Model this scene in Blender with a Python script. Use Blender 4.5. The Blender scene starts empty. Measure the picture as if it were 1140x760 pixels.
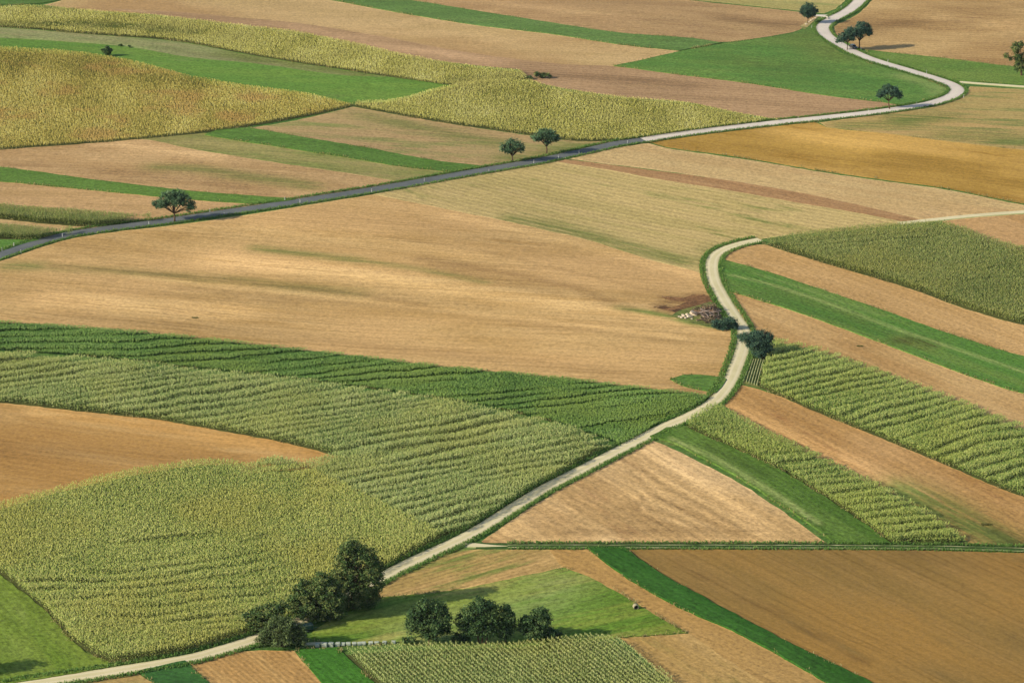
import bpy, bmesh, math, random
import numpy as np
from mathutils import Vector, Matrix
from mathutils.geometry import delaunay_2d_cdt

# ------------------------------------------------------------------ basics
sc = bpy.context.scene
COL = sc.collection
W0, H0, F0 = 1140.0, 760.0, 3240.0
TH = math.radians(20.0)
CAM_H = 282.0
ST, CT = math.sin(TH), math.cos(TH)

def lin(c):
    return tuple(((v / 255.0) / 12.92 if v / 255.0 <= 0.04045 else ((v / 255.0 + 0.055) / 1.055) ** 2.4) for v in c)
KA = 0.42
def A(r, g, b, k=1.0):
    """albedo from the look of a sunlit patch"""
    return tuple(min(0.9, v * KA * k) for v in lin((r, g, b))) + (1.0,)

def terr(x, y):
    return (0.75 * np.sin(x / 37.0 + 0.6) * np.sin(y / 58.0 + 1.1) + 0.6 * np.sin(x / 61.0 - y / 83.0 + 2.0)
            + 0.25 * np.sin(x / 23.0 + y / 31.0))

def px(x, y, h=0.0):
    """point of the land (or h metres above it) that the photo shows at pixel x, y"""
    xc, yc = (x - W0 / 2) / F0, (H0 / 2 - y) / F0
    d = (xc, CT + yc * ST, -ST + yc * CT)
    z = 0.0
    for _ in range(6):
        t = (z + h - CAM_H) / d[2]
        X, Y = d[0] * t, d[1] * t
        z = float(terr(X, Y))
    return Vector((X, Y, z))

def scale_at(x, y):
    p = px(x, y)
    dist = Vector((p.x, p.y, p.z - CAM_H))
    depth = dist.dot(Vector((0, CT, -ST)))
    dep = math.atan2(CAM_H - p.z, p.y)
    return p, F0 / depth, dep

def tag(o, label=None, cat=None, group=None, kind=None):
    if label: o['label'] = label
    if cat: o['category'] = cat
    if group: o['group'] = group
    if kind: o['kind'] = kind
    return o

def empty(name, loc, rz=0.0):
    o = bpy.data.objects.new(name, None)
    o.empty_display_size = 0.5
    o.location = loc
    o.rotation_euler = (0, 0, rz)
    COL.objects.link(o)
    return o

def link(name, me, mat=None, parent=None, loc=None, rz=None):
    o = bpy.data.objects.new(name, me)
    if mat is not None and len(me.materials) == 0: me.materials.append(mat)
    COL.objects.link(o)
    if parent: o.parent = parent
    if loc is not None: o.location = loc
    if rz is not None: o.rotation_euler = (0, 0, rz)
    return o

def np_mesh(name, verts, loops, starts, totals, attrs=None, smooth=False):
    me = bpy.data.meshes.new(name)
    verts = np.asarray(verts, dtype=np.float32)
    me.vertices.add(len(verts)); me.vertices.foreach_set('co', verts.ravel())
    me.loops.add(len(loops)); me.loops.foreach_set('vertex_index', np.asarray(loops, dtype=np.int32))
    me.polygons.add(len(starts)); me.polygons.foreach_set('loop_start', np.asarray(starts, dtype=np.int32))
    if smooth: me.polygons.foreach_set('use_smooth', np.ones(len(starts), dtype=bool))
    for k, v in (attrs or {}).items():
        a = me.attributes.new(k, 'FLOAT', 'POINT'); a.data.foreach_set('value', np.asarray(v, dtype=np.float32))
    me.update(calc_edges=True)
    me.validate()
    return me

# ------------------------------------------------------------------ materials
class NT:
    def __init__(s, name):
        s.m = bpy.data.materials.new(name); s.m.use_nodes = True
        s.t = s.m.node_tree; s.t.nodes.clear()
        s.out = s.t.nodes.new('ShaderNodeOutputMaterial')
    def n(s, typ, **kw):
        o = s.t.nodes.new(typ)
        for k, v in kw.items(): setattr(o, k, v)
        return o
    def l(s, a, b): s.t.links.new(a, b)
    def val(s, sock, v):
        if isinstance(v, bpy.types.NodeSocket): s.l(v, sock)
        else: sock.default_value = v
    def math(s, op, a, b=0.0, clamp=False):
        o = s.n('ShaderNodeMath', operation=op); o.use_clamp = clamp
        s.val(o.inputs[0], a); s.val(o.inputs[1], b)
        return o.outputs[0]
    def mix(s, f, a, b, bt='MIX'):
        o = s.n('ShaderNodeMix', data_type='RGBA', blend_type=bt)
        s.val(o.inputs[0], f); s.val(o.inputs[6], a); s.val(o.inputs[7], b)
        return o.outputs[2]
    def ss(s, v, a, b, c=0.0, d=1.0):
        o = s.n('ShaderNodeMapRange', interpolation_type='SMOOTHSTEP')
        s.val(o.inputs[0], v); o.inputs[1].default_value = a; o.inputs[2].default_value = b
        o.inputs[3].default_value = c; o.inputs[4].default_value = d
        return o.outputs[0]
    def noise(s, vec, scale, detail=3.0, rough=0.55):
        o = s.n('ShaderNodeTexNoise'); o.inputs['Scale'].default_value = scale
        o.inputs['Detail'].default_value = detail; o.inputs['Roughness'].default_value = rough
        if vec is not None: s.l(vec, o.inputs['Vector'])
        return o.outputs['Fac']
    def mapped(s, vec, rot=0.0, scale=(1, 1, 1), loc=(0, 0, 0)):
        r = s.n('ShaderNodeMapping', vector_type='POINT')
        r.inputs['Rotation'].default_value = (0, 0, rot)
        s.l(vec, r.inputs['Vector'])
        q = s.n('ShaderNodeMapping', vector_type='POINT')
        q.inputs['Scale'].default_value = scale; q.inputs['Location'].default_value = loc
        s.l(r.outputs[0], q.inputs['Vector'])
        return q.outputs[0]
    def pos(s):
        return s.n('ShaderNodeNewGeometry').outputs['Position']
    def attr(s, name):
        o = s.n('ShaderNodeAttribute', attribute_name=name); return o.outputs['Fac']
    def bsdf(s, color, rough=0.95, spec=0.1, normal=None, metal=0.0):
        b = s.n('ShaderNodeBsdfPrincipled')
        s.val(b.inputs['Base Color'], color); s.val(b.inputs['Roughness'], rough)
        b.inputs['Specular IOR Level'].default_value = spec; b.inputs['Metallic'].default_value = metal
        if normal is not None: s.l(normal, b.inputs['Normal'])
        s.l(b.outputs[0], s.out.inputs['Surface'])
        return b
    def bump(s, h, strength=0.5, dist=0.1):
        o = s.n('ShaderNodeBump'); o.inputs['Strength'].default_value = strength; o.inputs['Distance'].default_value = dist
        s.l(h, o.inputs['Height']); return o.outputs[0]

SEED = [0]
def px_angle(d):
    (a, b), (c, e) = d
    p, q = px(a, b), px(c, e)
    return math.atan2(q.y - p.y, q.x - p.x)

GREEN_PATCH = (112, 122, 58)
def field_mat(name, c1, c2, d, c3=None, p3=(0.55, 0.75), c4=None, grain=0.16, rows=0.12, period=3.0, streak=1.0,
              bump=0.35, broad=0.012, tram=(8.0, .06), pale_c=None):
    """cultivated land: broad streaks along the working direction, drill rows, fine grain and patches"""
    SEED[0] += 1
    off = (SEED[0] * 37.1, SEED[0] * 11.7, 0)
    t = NT(name); P = t.pos(); ang = px_angle(d)
    U = t.mapped(P, -ang, (0.012, 0.11, 1), off)
    s1 = t.noise(U, 1.0, 5.0, 0.6)
    s2 = t.noise(t.mapped(P, -ang, (0.09, 0.9, 1), off), 1.0, 4.0, 0.6)
    col = t.mix(t.ss(s1, 0.5 - 0.11 / streak, 0.5 + 0.11 / streak), A(*c1), A(*c2))
    big = t.noise(t.mapped(P, -ang, (1, 2.2, 1), off), broad, 3.0, 0.5)
    if c4 is not None:
        col = t.mix(t.ss(big, 0.42, 0.66), col, A(*c4))
    if c3 is not None:
        pn = t.noise(t.mapped(P, -ang, (0.02, 0.12, 1), (off[1], off[0], 3)), 1.0, 6.0, 0.65)
        col = t.mix(t.ss(pn, *p3), col, A(*c3))
    # hand-placed wear: greener, darker, paler lines
    wob = t.noise(t.mapped(P, -ang, (0.05, 0.5, 1), off), 1.0, 5.0, 0.65)
    for nm, c in (('green', GREEN_PATCH), ('dark', None), ('pale', None)):
        f = t.math('MULTIPLY', t.attr(nm), t.ss(wob, 0.25, 0.62, 0.25, 1.15), clamp=True)
        if nm == 'green': col = t.mix(f, col, A(*c))
        elif nm == 'dark': col = t.mix(f, col, t.mix(1.0, col, (0.50, 0.46, 0.44, 1), 'MULTIPLY'))
        else: col = t.mix(f, col, A(*pale_c) if pale_c else t.mix(1.0, col, (1.42, 1.44, 1.50, 1), 'MULTIPLY'))
    # drill rows
    wv = t.n('ShaderNodeTexWave', wave_type='BANDS', bands_direction='Y', wave_profile='SIN')
    wv.inputs['Scale'].default_value = 0.314 / period
    wv.inputs['Distortion'].default_value = 0.6; wv.inputs['Detail'].default_value = 2.0; wv.inputs['Detail Scale'].default_value = 0.4
    t.l(t.mapped(P, -ang, (1, 1, 1)), wv.inputs['Vector'])
    g = t.noise(P, 1.05, 4.0, 0.75)
    g2 = t.noise(t.mapped(P, -ang, (0.35, 1.4, 1), off), 1.0, 4.0, 0.75)
    v = t.math('ADD', t.math('MULTIPLY', t.math('SUBTRACT', g, 0.5), 11.0 * grain), 1.0)
    v = t.math('ADD', v, t.math('MULTIPLY', t.math('SUBTRACT', g2, 0.5), 6.0 * grain))
    v = t.math('ADD', v, t.math('MULTIPLY', t.math('SUBTRACT', s2, 0.5), 1.3 * rows + 0.12))
    v = t.math('ADD', v, t.math('MULTIPLY', t.math('SUBTRACT', wv.outputs['Fac'], 0.5), rows * 0.8))
    v = t.math('ADD', v, t.math('MULTIPLY', t.math('SUBTRACT', big, 0.5), 0.35))
    cv = t.n('ShaderNodeCombineColor'); [t.l(v, cv.inputs[i]) for i in range(3)]
    col = t.mix(1.0, col, cv.outputs[0], 'MULTIPLY')
    # wheel passes: pairs of narrow lines along the working direction, not quite straight, fading in and out
    sx = t.n('ShaderNodeSeparateXYZ'); t.l(t.mapped(P, -ang, (1, 1, 1)), sx.inputs[0])
    vv = t.math('ADD', sx.outputs['Y'], t.math('MULTIPLY', t.noise(t.mapped(P, -ang, (0.012, 0.03, 1), off), 1.0, 2.0), 9.0))
    vv = t.math('ADD', vv, t.math('MULTIPLY', t.noise(t.mapped(P, -ang, (0.15, 0.3, 1), off), 1.0, 2.0), 0.5))
    fr = t.math('FRACT', t.math('DIVIDE', vv, tram[0]))
    dd = t.math('ABSOLUTE', t.math('SUBTRACT', t.math('ABSOLUTE', t.math('SUBTRACT', fr, 0.5)), 0.9 / tram[0]))
    ln = t.ss(t.math('MULTIPLY', dd, tram[0]), 0.15, 0.5, 1.0, 0.0)
    fade = t.ss(t.noise(t.mapped(P, -ang, (0.012, 0.16, 1), (off[1], off[0], 5)), 1.0, 4.0, 0.6), 0.42, 0.62)
    col = t.mix(t.math('MULTIPLY', t.math('MULTIPLY', ln, fade), min(1.0, tram[1] * 3.2)), col, t.mix(1.0, col, (0.66, 0.64, 0.60, 1), 'MULTIPLY'))
    # odd clods and straw tufts
    sp = t.noise(P, 0.55, 5.0, 0.8)
    col = t.mix(t.ss(sp, 0.66, 0.74, 0.0, 0.30), col, t.mix(1.0, col, (0.62, 0.58, 0.52, 1), 'MULTIPLY'))
    hgt = t.math('ADD', t.math('MULTIPLY', g, 0.5), t.math('ADD', t.math('MULTIPLY', wv.outputs['Fac'], rows * 2.0), t.math('MULTIPLY', g2, 0.7)))
    t.bsdf(col, 0.97, 0.05, t.bump(hgt, bump, 0.22))
    return t.m

def grass_mat(name, c1, c2, d, c3=None, p3=(0.55, 0.75), grain=0.22, streak=1.0, bump=0.5, rows=0.10, broad=0.02):
    return field_mat(name, c1, c2, d, c3=c3, p3=p3, grain=grain, rows=rows, period=1.8, streak=streak, bump=bump, broad=broad, pale_c=(156, 168, 98))

def leaf_mat(name, cols, top=None, patch=None, pscale=0.03, trans=0.25, pr=(0.45, 0.65), glossy=False, kf=1.476):
    t = NT(name); P = t.pos()
    r = t.n('ShaderNodeValToRGB'); e = r.color_ramp.elements
    while len(e) < len(cols): e.new(0.5)
    for i, c in enumerate(cols):
        e[i].position = i / (len(cols) - 1); e[i].color = A(*c, k=kf)
    t.l(t.attr('tint'), r.inputs[0]); col = r.outputs[0]
    if patch is not None:
        col = t.mix(t.ss(t.noise(P, pscale, 4.0, 0.6), *pr), col, t.mix(0.65, col, A(*patch, k=kf)))
    if top is not None:
        col = t.mix(t.attr('top'), col, A(*top, k=kf))
    b = t.bsdf(col, 0.48 if glossy else 0.8, 0.22 if glossy else 0.1)
    tr = t.n('ShaderNodeBsdfTranslucent'); t.l(col, tr.inputs['Color'])
    mx = t.n('ShaderNodeMixShader'); mx.inputs[0].default_value = trans
    t.l(b.outputs[0], mx.inputs[1]); t.l(tr.outputs[0], mx.inputs[2]); t.l(mx.outputs[0], t.out.inputs['Surface'])
    return t.m

def plain_mat(name, c, rough=0.8, spec=0.3, vary=0.2, scale=6.0, c2=None, metal=0.0, k=1.0):
    t = NT(name); co = t.n('ShaderNodeTexCoord').outputs['Object']
    n = t.noise(co, scale, 4.0, 0.6)
    a = A(*c, k=k); b2 = A(*c2, k=k) if c2 else tuple(v * (1 - vary) for v in a[:3]) + (1,)
    col = t.mix(t.ss(n, 0.3, 0.7), a, b2)
    t.bsdf(col, rough, spec, t.bump(n, 0.2, 0.02), metal)
    return t.m

# ------------------------------------------------------------------ polygons of the land
def smooth_px(pts, closed=True, per=8.0, corner=38.0):
    """Catmull-Rom through photo points, corners stay sharp; third value = share of crop height"""
    P = [tuple(map(float, p)) + ((0.0,) if len(p) == 2 else ()) for p in pts]
    n = len(P); out = []
    def sharp(i):
        if not closed and i in (0, n - 1): return True
        a, b, c = P[(i - 1) % n], P[i], P[(i + 1) % n]
        v1 = (b[0] - a[0], (b[1] - a[1]) * 2.6); v2 = (c[0] - b[0], (c[1] - b[1]) * 2.6)
        l1, l2 = math.hypot(*v1), math.hypot(*v2)
        if l1 < 1e-6 or l2 < 1e-6: return True
        cs = max(-1, min(1, (v1[0] * v2[0] + v1[1] * v2[1]) / l1 / l2))
        return math.degrees(math.acos(cs)) > corner
    S = [sharp(i) for i in range(n)]
    for i in range(n if closed else n - 1):
        j = (i + 1) % n
        p1, p2 = np.array(P[i]), np.array(P[j])
        p0 = 2 * p1 - p2 if S[i] else np.array(P[(i - 1) % n])
        p3 = 2 * p2 - p1 if S[j] else np.array(P[(j + 1) % n])
        d01 = max(1e-6, np.linalg.norm(p1 - p0)); d12 = max(1e-6, np.linalg.norm(p2 - p1)); d23 = max(1e-6, np.linalg.norm(p3 - p2))
        m1 = (p2 - p0) / (d01 + d12) * d12; m2 = (p3 - p1) / (d12 + d23) * d12
        k = max(1, int(d12 / per))
        for q in range(k):
            t = q / k
            h = (2*t**3 - 3*t*t + 1) * p1 + (t**3 - 2*t*t + t) * m1 + (-2*t**3 + 3*t*t) * p2 + (t**3 - t*t) * m2
            out.append(h)
    if not closed: out.append(np.array(P[-1]))
    return out

def world_poly(pts, crop_h=0.0, jitter=0.24, seed=1, step=2.5):
    rng = random.Random(seed)
    base = [px(p[0], p[1], p[2] * crop_h) for p in smooth_px(pts)]
    out = []
    n = len(base)
    for i in range(n):
        a, b = base[i], base[(i + 1) % n]
        d = (b - a).length
        k = max(1, int(d / step))
        nrm = Vector((-(b - a).y, (b - a).x, 0))
        nrm = nrm.normalized() if nrm.length > 1e-6 else Vector((0, 0, 0))
        for q in range(k):
            p = a.lerp(b, q / k) + nrm * rng.uniform(-jitter, jitter)
            out.append((p.x, p.y))
    return np.array(out)

def inside(poly, X, Y):
    r = np.zeros(len(X), dtype=bool)
    x0, y0 = poly[-1]
    for x1, y1 in poly:
        if y0 != y1:
            c = ((y1 > Y) != (y0 > Y))
            r ^= c & (X < (x0 - x1) * (Y - y1) / (y0 - y1) + x1)
        x0, y0 = x1, y1
    return r

def seg_dist(X, Y, line):
    best = np.full(len(X), 1e9)
    for (ax, ay), (bx, by) in zip(line[:-1], line[1:]):
        dx, dy = bx - ax, by - ay
        L = dx * dx + dy * dy + 1e-9
        t = np.clip(((X - ax) * dx + (Y - ay) * dy) / L, 0, 1)
        best = np.minimum(best, np.hypot(X - ax - t * dx, Y - ay - t * dy))
    return best

def polys_touch(a, b):
    if a[:, 0].max() < b[:, 0].min() or b[:, 0].max() < a[:, 0].min(): return False
    if a[:, 1].max() < b[:, 1].min() or b[:, 1].max() < a[:, 1].min(): return False
    if inside(a, b[:, 0], b[:, 1]).any() or inside(b, a[:, 0], a[:, 1]).any(): return True
    a2 = np.roll(a, -1, 0)
    for (x0, y0), (x1, y1) in zip(b, np.roll(b, -1, 0)):
        d1 = (a2[:, 0]-a[:, 0])*(y0-a[:, 1]) - (a2[:, 1]-a[:, 1])*(x0-a[:, 0])
        d2 = (a2[:, 0]-a[:, 0])*(y1-a[:, 1]) - (a2[:, 1]-a[:, 1])*(x1-a[:, 0])
        d3 = (x1-x0)*(a[:, 1]-y0) - (y1-y0)*(a[:, 0]-x0)
        d4 = (x1-x0)*(a2[:, 1]-y0) - (y1-y0)*(a2[:, 0]-x0)
        if ((d1*d2 < 0) & (d3*d4 < 0)).any(): return True
    return False

PLACED, NAMES = [], []
EDGE = {'stubble_field': .7, 'wheat_field': .4, 'ploughed_strip': .3}
LIFT = {'grass_strip': .22, 'lucerne_strip': .45, 'meadow': .14}
def field(name, label, mat, pts, streaks=(), step=4.0, crop_h=0.0, cat='field', lift=None):
    """one sheet of worked land, laid a few millimetres above whatever it overlaps"""
    seed = len(PLACED) + 11
    poly = world_poly(pts, crop_h, seed=seed)
    lay = 1
    for q, l in PLACED:
        if l >= lay and polys_touch(poly, q): lay = l + 1
    PLACED.append((poly, lay)); NAMES.append(name)
    up = LIFT.get(name, 0.0) if lift is None else lift
    x0, y0 = poly.min(0); x1, y1 = poly.max(0)
    gx, gy = np.meshgrid(np.arange(math.floor(x0 / step) * step, x1, step), np.arange(math.floor(y0 / step) * step, y1, step))
    gx, gy = gx.ravel(), gy.ravel()
    ok = inside(poly, gx, gy)
    gx, gy = gx[ok], gy[ok]
    nb = len(poly)
    if name in EDGE:
        nx, pv = np.roll(poly, -1, 0), np.roll(poly, 1, 0)
        tg = nx - pv; tg /= np.linalg.norm(tg, axis=1)[:, None] + 1e-9
        sg = 1 if (poly[:, 0] * nx[:, 1] - nx[:, 0] * poly[:, 1]).sum() > 0 else -1
        ring = poly + np.column_stack([-tg[:, 1], tg[:, 0]]) * 0.9 * sg
        ring = ring[inside(poly, ring[:, 0], ring[:, 1])]
        ring = ring[seg_dist(ring[:, 0], ring[:, 1], np.vstack([poly, poly[:1]])) > .7]
        gx, gy = np.concatenate([gx, ring[:, 0]]), np.concatenate([gy, ring[:, 1]])
    vs = [Vector(p) for p in poly] + [Vector((a, b)) for a, b in zip(gx, gy)]
    r = delaunay_2d_cdt(vs, [(i, (i + 1) % nb) for i in range(nb)], [], 1, 1e-4)
    V = np.array([tuple(v) for v in r[0]]); tris = r[2]
    z = terr(V[:, 0], V[:, 1]) + 0.012 * lay + 0.01 + up
    at = {k: np.zeros(len(V)) for k in ('green', 'dark', 'pale')}
    if name in EDGE:
        at['pale'][seg_dist(V[:, 0], V[:, 1], np.vstack([poly, poly[:1]])) < .05] = EDGE[name]
    for ch, line, w, s in streaks:
        L = [px(*p) for p in line]
        d = seg_dist(V[:, 0], V[:, 1], [(p.x, p.y) for p in L])
        at[ch] = np.maximum(at[ch], s * np.exp(-(d / w) ** 2))
    tris = [list(t) for t in tris]
    if up > .05:                      # standing sward: a low edge of its own
        n0 = len(V); src = [o for o in r[3]]
        rim = {}
        for i, oo in enumerate(src):
            for q in oo:
                if q < nb: rim.setdefault(q, i)
        ids = [rim[q] for q in range(nb) if q in rim]
        V = np.concatenate([V, V[ids], V[ids]]); m = len(ids)
        z = np.concatenate([z, z[ids], terr(V[n0 + m:, 0], V[n0 + m:, 1]) - 0.02])
        for k in at: at[k] = np.concatenate([at[k], at[k][ids], at[k][ids]])
        area = sum(poly[i][0] * poly[(i + 1) % nb][1] - poly[(i + 1) % nb][0] * poly[i][1] for i in range(nb))
        for i in range(m):
            j = (i + 1) % m
            f = [n0 + j, n0 + i, n0 + m + i, n0 + m + j]
            tris.append(f if area > 0 else f[::-1])
    lp = np.array([i for t in tris for i in t]); st = np.cumsum([0] + [len(t) for t in tris[:-1]])
    me = np_mesh(name, np.column_stack([V, z]), lp, st, None, at, smooth=True)
    o = link(name, me, mat)
    tag(o, label, cat, kind='structure')
    return poly

# ------------------------------------------------------------------ standing crops
def vnoise(x, y, seed=0):
    """smooth value noise"""
    xi, yi = np.floor(x).astype(np.int64), np.floor(y).astype(np.int64)
    fx, fy = x - xi, y - yi
    fx, fy = fx * fx * (3 - 2 * fx), fy * fy * (3 - 2 * fy)
    def hsh(a, b):
        h = (a * 374761393 + b * 668265263 + seed * 974711) & 0x7fffffff
        h = ((h ^ (h >> 13)) * 1274126177) & 0x7fffffff
        return ((h ^ (h >> 16)) & 0xffff) / 65535.0
    return (hsh(xi, yi)*(1-fx)+hsh(xi+1, yi)*fx)*(1-fy) + (hsh(xi, yi+1)*(1-fx)+hsh(xi+1, yi+1)*fx)*fy

def lattice(poly, d, row, gap, jit, thin, keep, rng):
    ang = d if isinstance(d, float) else px_angle(d)
    c, s = math.cos(ang), math.sin(ang)
    u = poly[:, 0] * c + poly[:, 1] * s; v = -poly[:, 0] * s + poly[:, 1] * c
    gu, gv = np.meshgrid(np.arange(u.min(), u.max(), gap), np.arange(v.min(), v.max(), row))
    gu, gv = gu.ravel() + rng.normal(0, jit + gap * 0.2, gu.size), gv.ravel() + rng.normal(0, jit, gv.size)
    X, Y = gu * c - gv * s, gu * s + gv * c
    ok = inside(poly, X, Y)
    if thin > 0: ok &= rng.random(len(X)) > thin
    if keep is not None: ok &= keep(X, Y)
    return X[ok], Y[ok]

def plants(name, label, cat, mat, poly, d, row=0.72, gap=0.36, h=2.4, leaves=5, ll=0.54, lw=0.135, jit=0.12, hvar=0.1,
           rise=0.35, tassel=0.0, head=0.0, ridge=None, seed=1, lowest=0.3, thin=0.0, keep=None, bands=(), xy=None):
    rng = np.random.default_rng(seed)
    if xy is not None: X, Y = xy
    else: X, Y = lattice(poly, d, row, gap, jit, thin, keep, rng)
    N = len(X)
    hh = h * (1 + rng.normal(0, hvar, N)) * (0.9 + 0.2 * vnoise(X / 14, Y / 14, seed))
    tin = rng.random(N) * 0.6 + 0.4 * vnoise(X / 9, Y / 22, seed + 5)
    if ridge:
        rd, lam, lo, amt = ridge
        ra = px_angle(rd); rc, rs = math.cos(ra), math.sin(ra)
        U, V = X * rc + Y * rs, -X * rs + Y * rc
        warp = 2.6 * vnoise(U / 70, V / 26, seed + 2) + 0.7 * vnoise(U / 22, V / 9, seed + 3) + 0.28 * vnoise(U / 8, V / 5, seed + 9) + .2 * vnoise(U / 2.5, V / 2, seed + 19)
        ph = V / lam + warp
        t = ph - np.floor(ph)
        q = np.clip((t - 0.42) / 0.36, 0, 1); prof = 1 - q * q * (3 - 2 * q)
        m = np.clip((0.6 * vnoise(U / 40, V / 14, seed + 4) + 0.4 * vnoise(U / 13, V / 4, seed + 6) - (1 - amt)) * 3.2, 0, 1)
        hh *= 1 - m * (1 - lo) * (1 - prof)
        tin = np.clip(tin + m * ((t < .2) * .25 + (prof - 0.75) * 0.4), 0, 1)  # lit crests and shaded troughs also put into the leaf tint
    for line, wd_, sh in bands:
        L = [px(*p) for p in line]
        dd = seg_dist(X, Y, [(p.x, p.y) for p in L])
        f = np.exp(-(dd / wd_) ** 2) * (rng.random(N) < .85)
        tin = tin + sh * f; hh = hh * (1 + .25 * sh * f)
    Z = terr(X, Y) + 0.02
    az0 = rng.random(N) * 6.283
    VV, TT, TP, LP, ST = [], [], [], [], []
    nv = 0; nl = 0
    for k in range(leaves):
        a = az0 + k * 2.4 + rng.normal(0, 0.3, N)
        at = hh * (lowest + (0.95 - lowest) * (k / max(1, leaves - 1)) ** 0.6)
        L = ll * (0.75 + 0.5 * rng.random(N)); wd = lw * (0.8 + 0.4 * rng.random(N))
        dx, dy = np.cos(a), np.sin(a); wx, wy = -dy * wd * 0.5, dx * wd * 0.5
        r = rise * (0.3 + 1.9 * rng.random(N))
        p0 = np.column_stack([X, Y, Z + at])
        p1 = p0 + np.column_stack([dx * L * 0.45, dy * L * 0.45, r * L])
        p2 = p0 + np.column_stack([dx * L, dy * L, r * L * 0.35 - 0.10 * L])
        wv = np.column_stack([wx, wy, np.zeros(N)])
        blk = np.stack([p0 - wv * 0.7, p0 + wv * 0.7, p1 - wv, p1 + wv, p2], 1).reshape(-1, 3)
        VV.append(blk); tt = np.clip(tin + rng.normal(0, 0.16, N), 0, 1)
        TT.append(np.repeat(tt, 5)); TP.append(np.zeros(5 * N))
        i = nv + np.arange(N)[:, None] * 5
        LP.append((i + np.array([[0, 1, 3, 2, 2, 3, 4]])).ravel())
        ST.append((nl + np.arange(N)[:, None] * 7 + np.array([[0, 4]])).ravel())
        nv += 5 * N; nl += 7 * N
    for kind, amt in (('tassel', tassel), ('head', head)):
        if amt <= 0: continue
        sel = rng.random(N) < amt; M = int(sel.sum())
        if M == 0: continue
        xs, ys, zs, hs = X[sel], Y[sel], Z[sel], hh[sel]
        a = rng.random(M) * 6.283
        if kind == 'tassel':
            w = 0.15; o1 = np.column_stack([np.cos(a) * w, np.sin(a) * w, np.zeros(M)])
            o2 = np.column_stack([-np.sin(a) * w, np.cos(a) * w, np.zeros(M)])
            b = np.column_stack([xs, ys, zs + hs * 0.84]); tip = b + np.column_stack([rng.normal(0, 0.08, M), rng.normal(0, 0.08, M), 0.30 + 0.2 * rng.random(M)])
            blk = np.stack([b - o1, b + o1, tip, b - o2, b + o2, tip], 1).reshape(-1, 3)
            lp = np.array([[0, 1, 2, 3, 4, 5]]); stt = np.array([[0, 3]]); nvk, nlk = 6, 6
        else:
            w = 0.20; nx, ny = np.cos(a), np.sin(a)
            b = np.column_stack([xs + nx * .15, ys + ny * .15, zs + hs * 0.95])
            o1 = np.column_stack([-ny * w, nx * w, np.zeros(M)]); o2 = np.column_stack([nx * w * .7, ny * w * .7, -np.full(M, w * .7)])
            blk = np.stack([b - o1, b - o2, b + o1, b + o2], 1).reshape(-1, 3)
            lp = np.array([[0, 1, 2, 3]]); stt = np.array([[0]]); nvk, nlk = 4, 4
        VV.append(blk); TT.append(np.full(len(blk), 0.5)); TP.append(np.repeat(0.55 + 0.45 * rng.random(M), nvk))
        LP.append((nv + np.arange(M)[:, None] * nvk + lp).ravel()); ST.append((nl + np.arange(M)[:, None] * nlk + stt).ravel())
        nv += nvk * M; nl += nlk * M
    me = np_mesh(name, np.concatenate(VV), np.concatenate(LP), np.concatenate(ST), None,
                 {'tint': np.concatenate(TT), 'top': np.concatenate(TP)})
    o = link(name, me, mat)
    tag(o, label, cat, kind='stuff')
    return o

# ------------------------------------------------------------------ ribbons (roads, paths)
def centreline(pts, step=2.0):
    P = [px(p[0], p[1]) for p in smooth_px(pts, closed=False, per=5.0, corner=170)]
    d = [0.0]
    for a, b in zip(P[:-1], P[1:]): d.append(d[-1] + (b - a).length)
    d = np.array(d); X = np.array([p.x for p in P]); Y = np.array([p.y for p in P])
    q = np.linspace(0, d[-1], max(2, int(d[-1] / step)))
    xs, ys = np.interp(q, d, X), np.interp(q, d, Y)
    for _ in range(4):
        xs[1:-1] = (xs[:-2] + 2 * xs[1:-1] + xs[2:]) / 4; ys[1:-1] = (ys[:-2] + 2 * ys[1:-1] + ys[2:]) / 4
    return q, xs, ys

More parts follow.
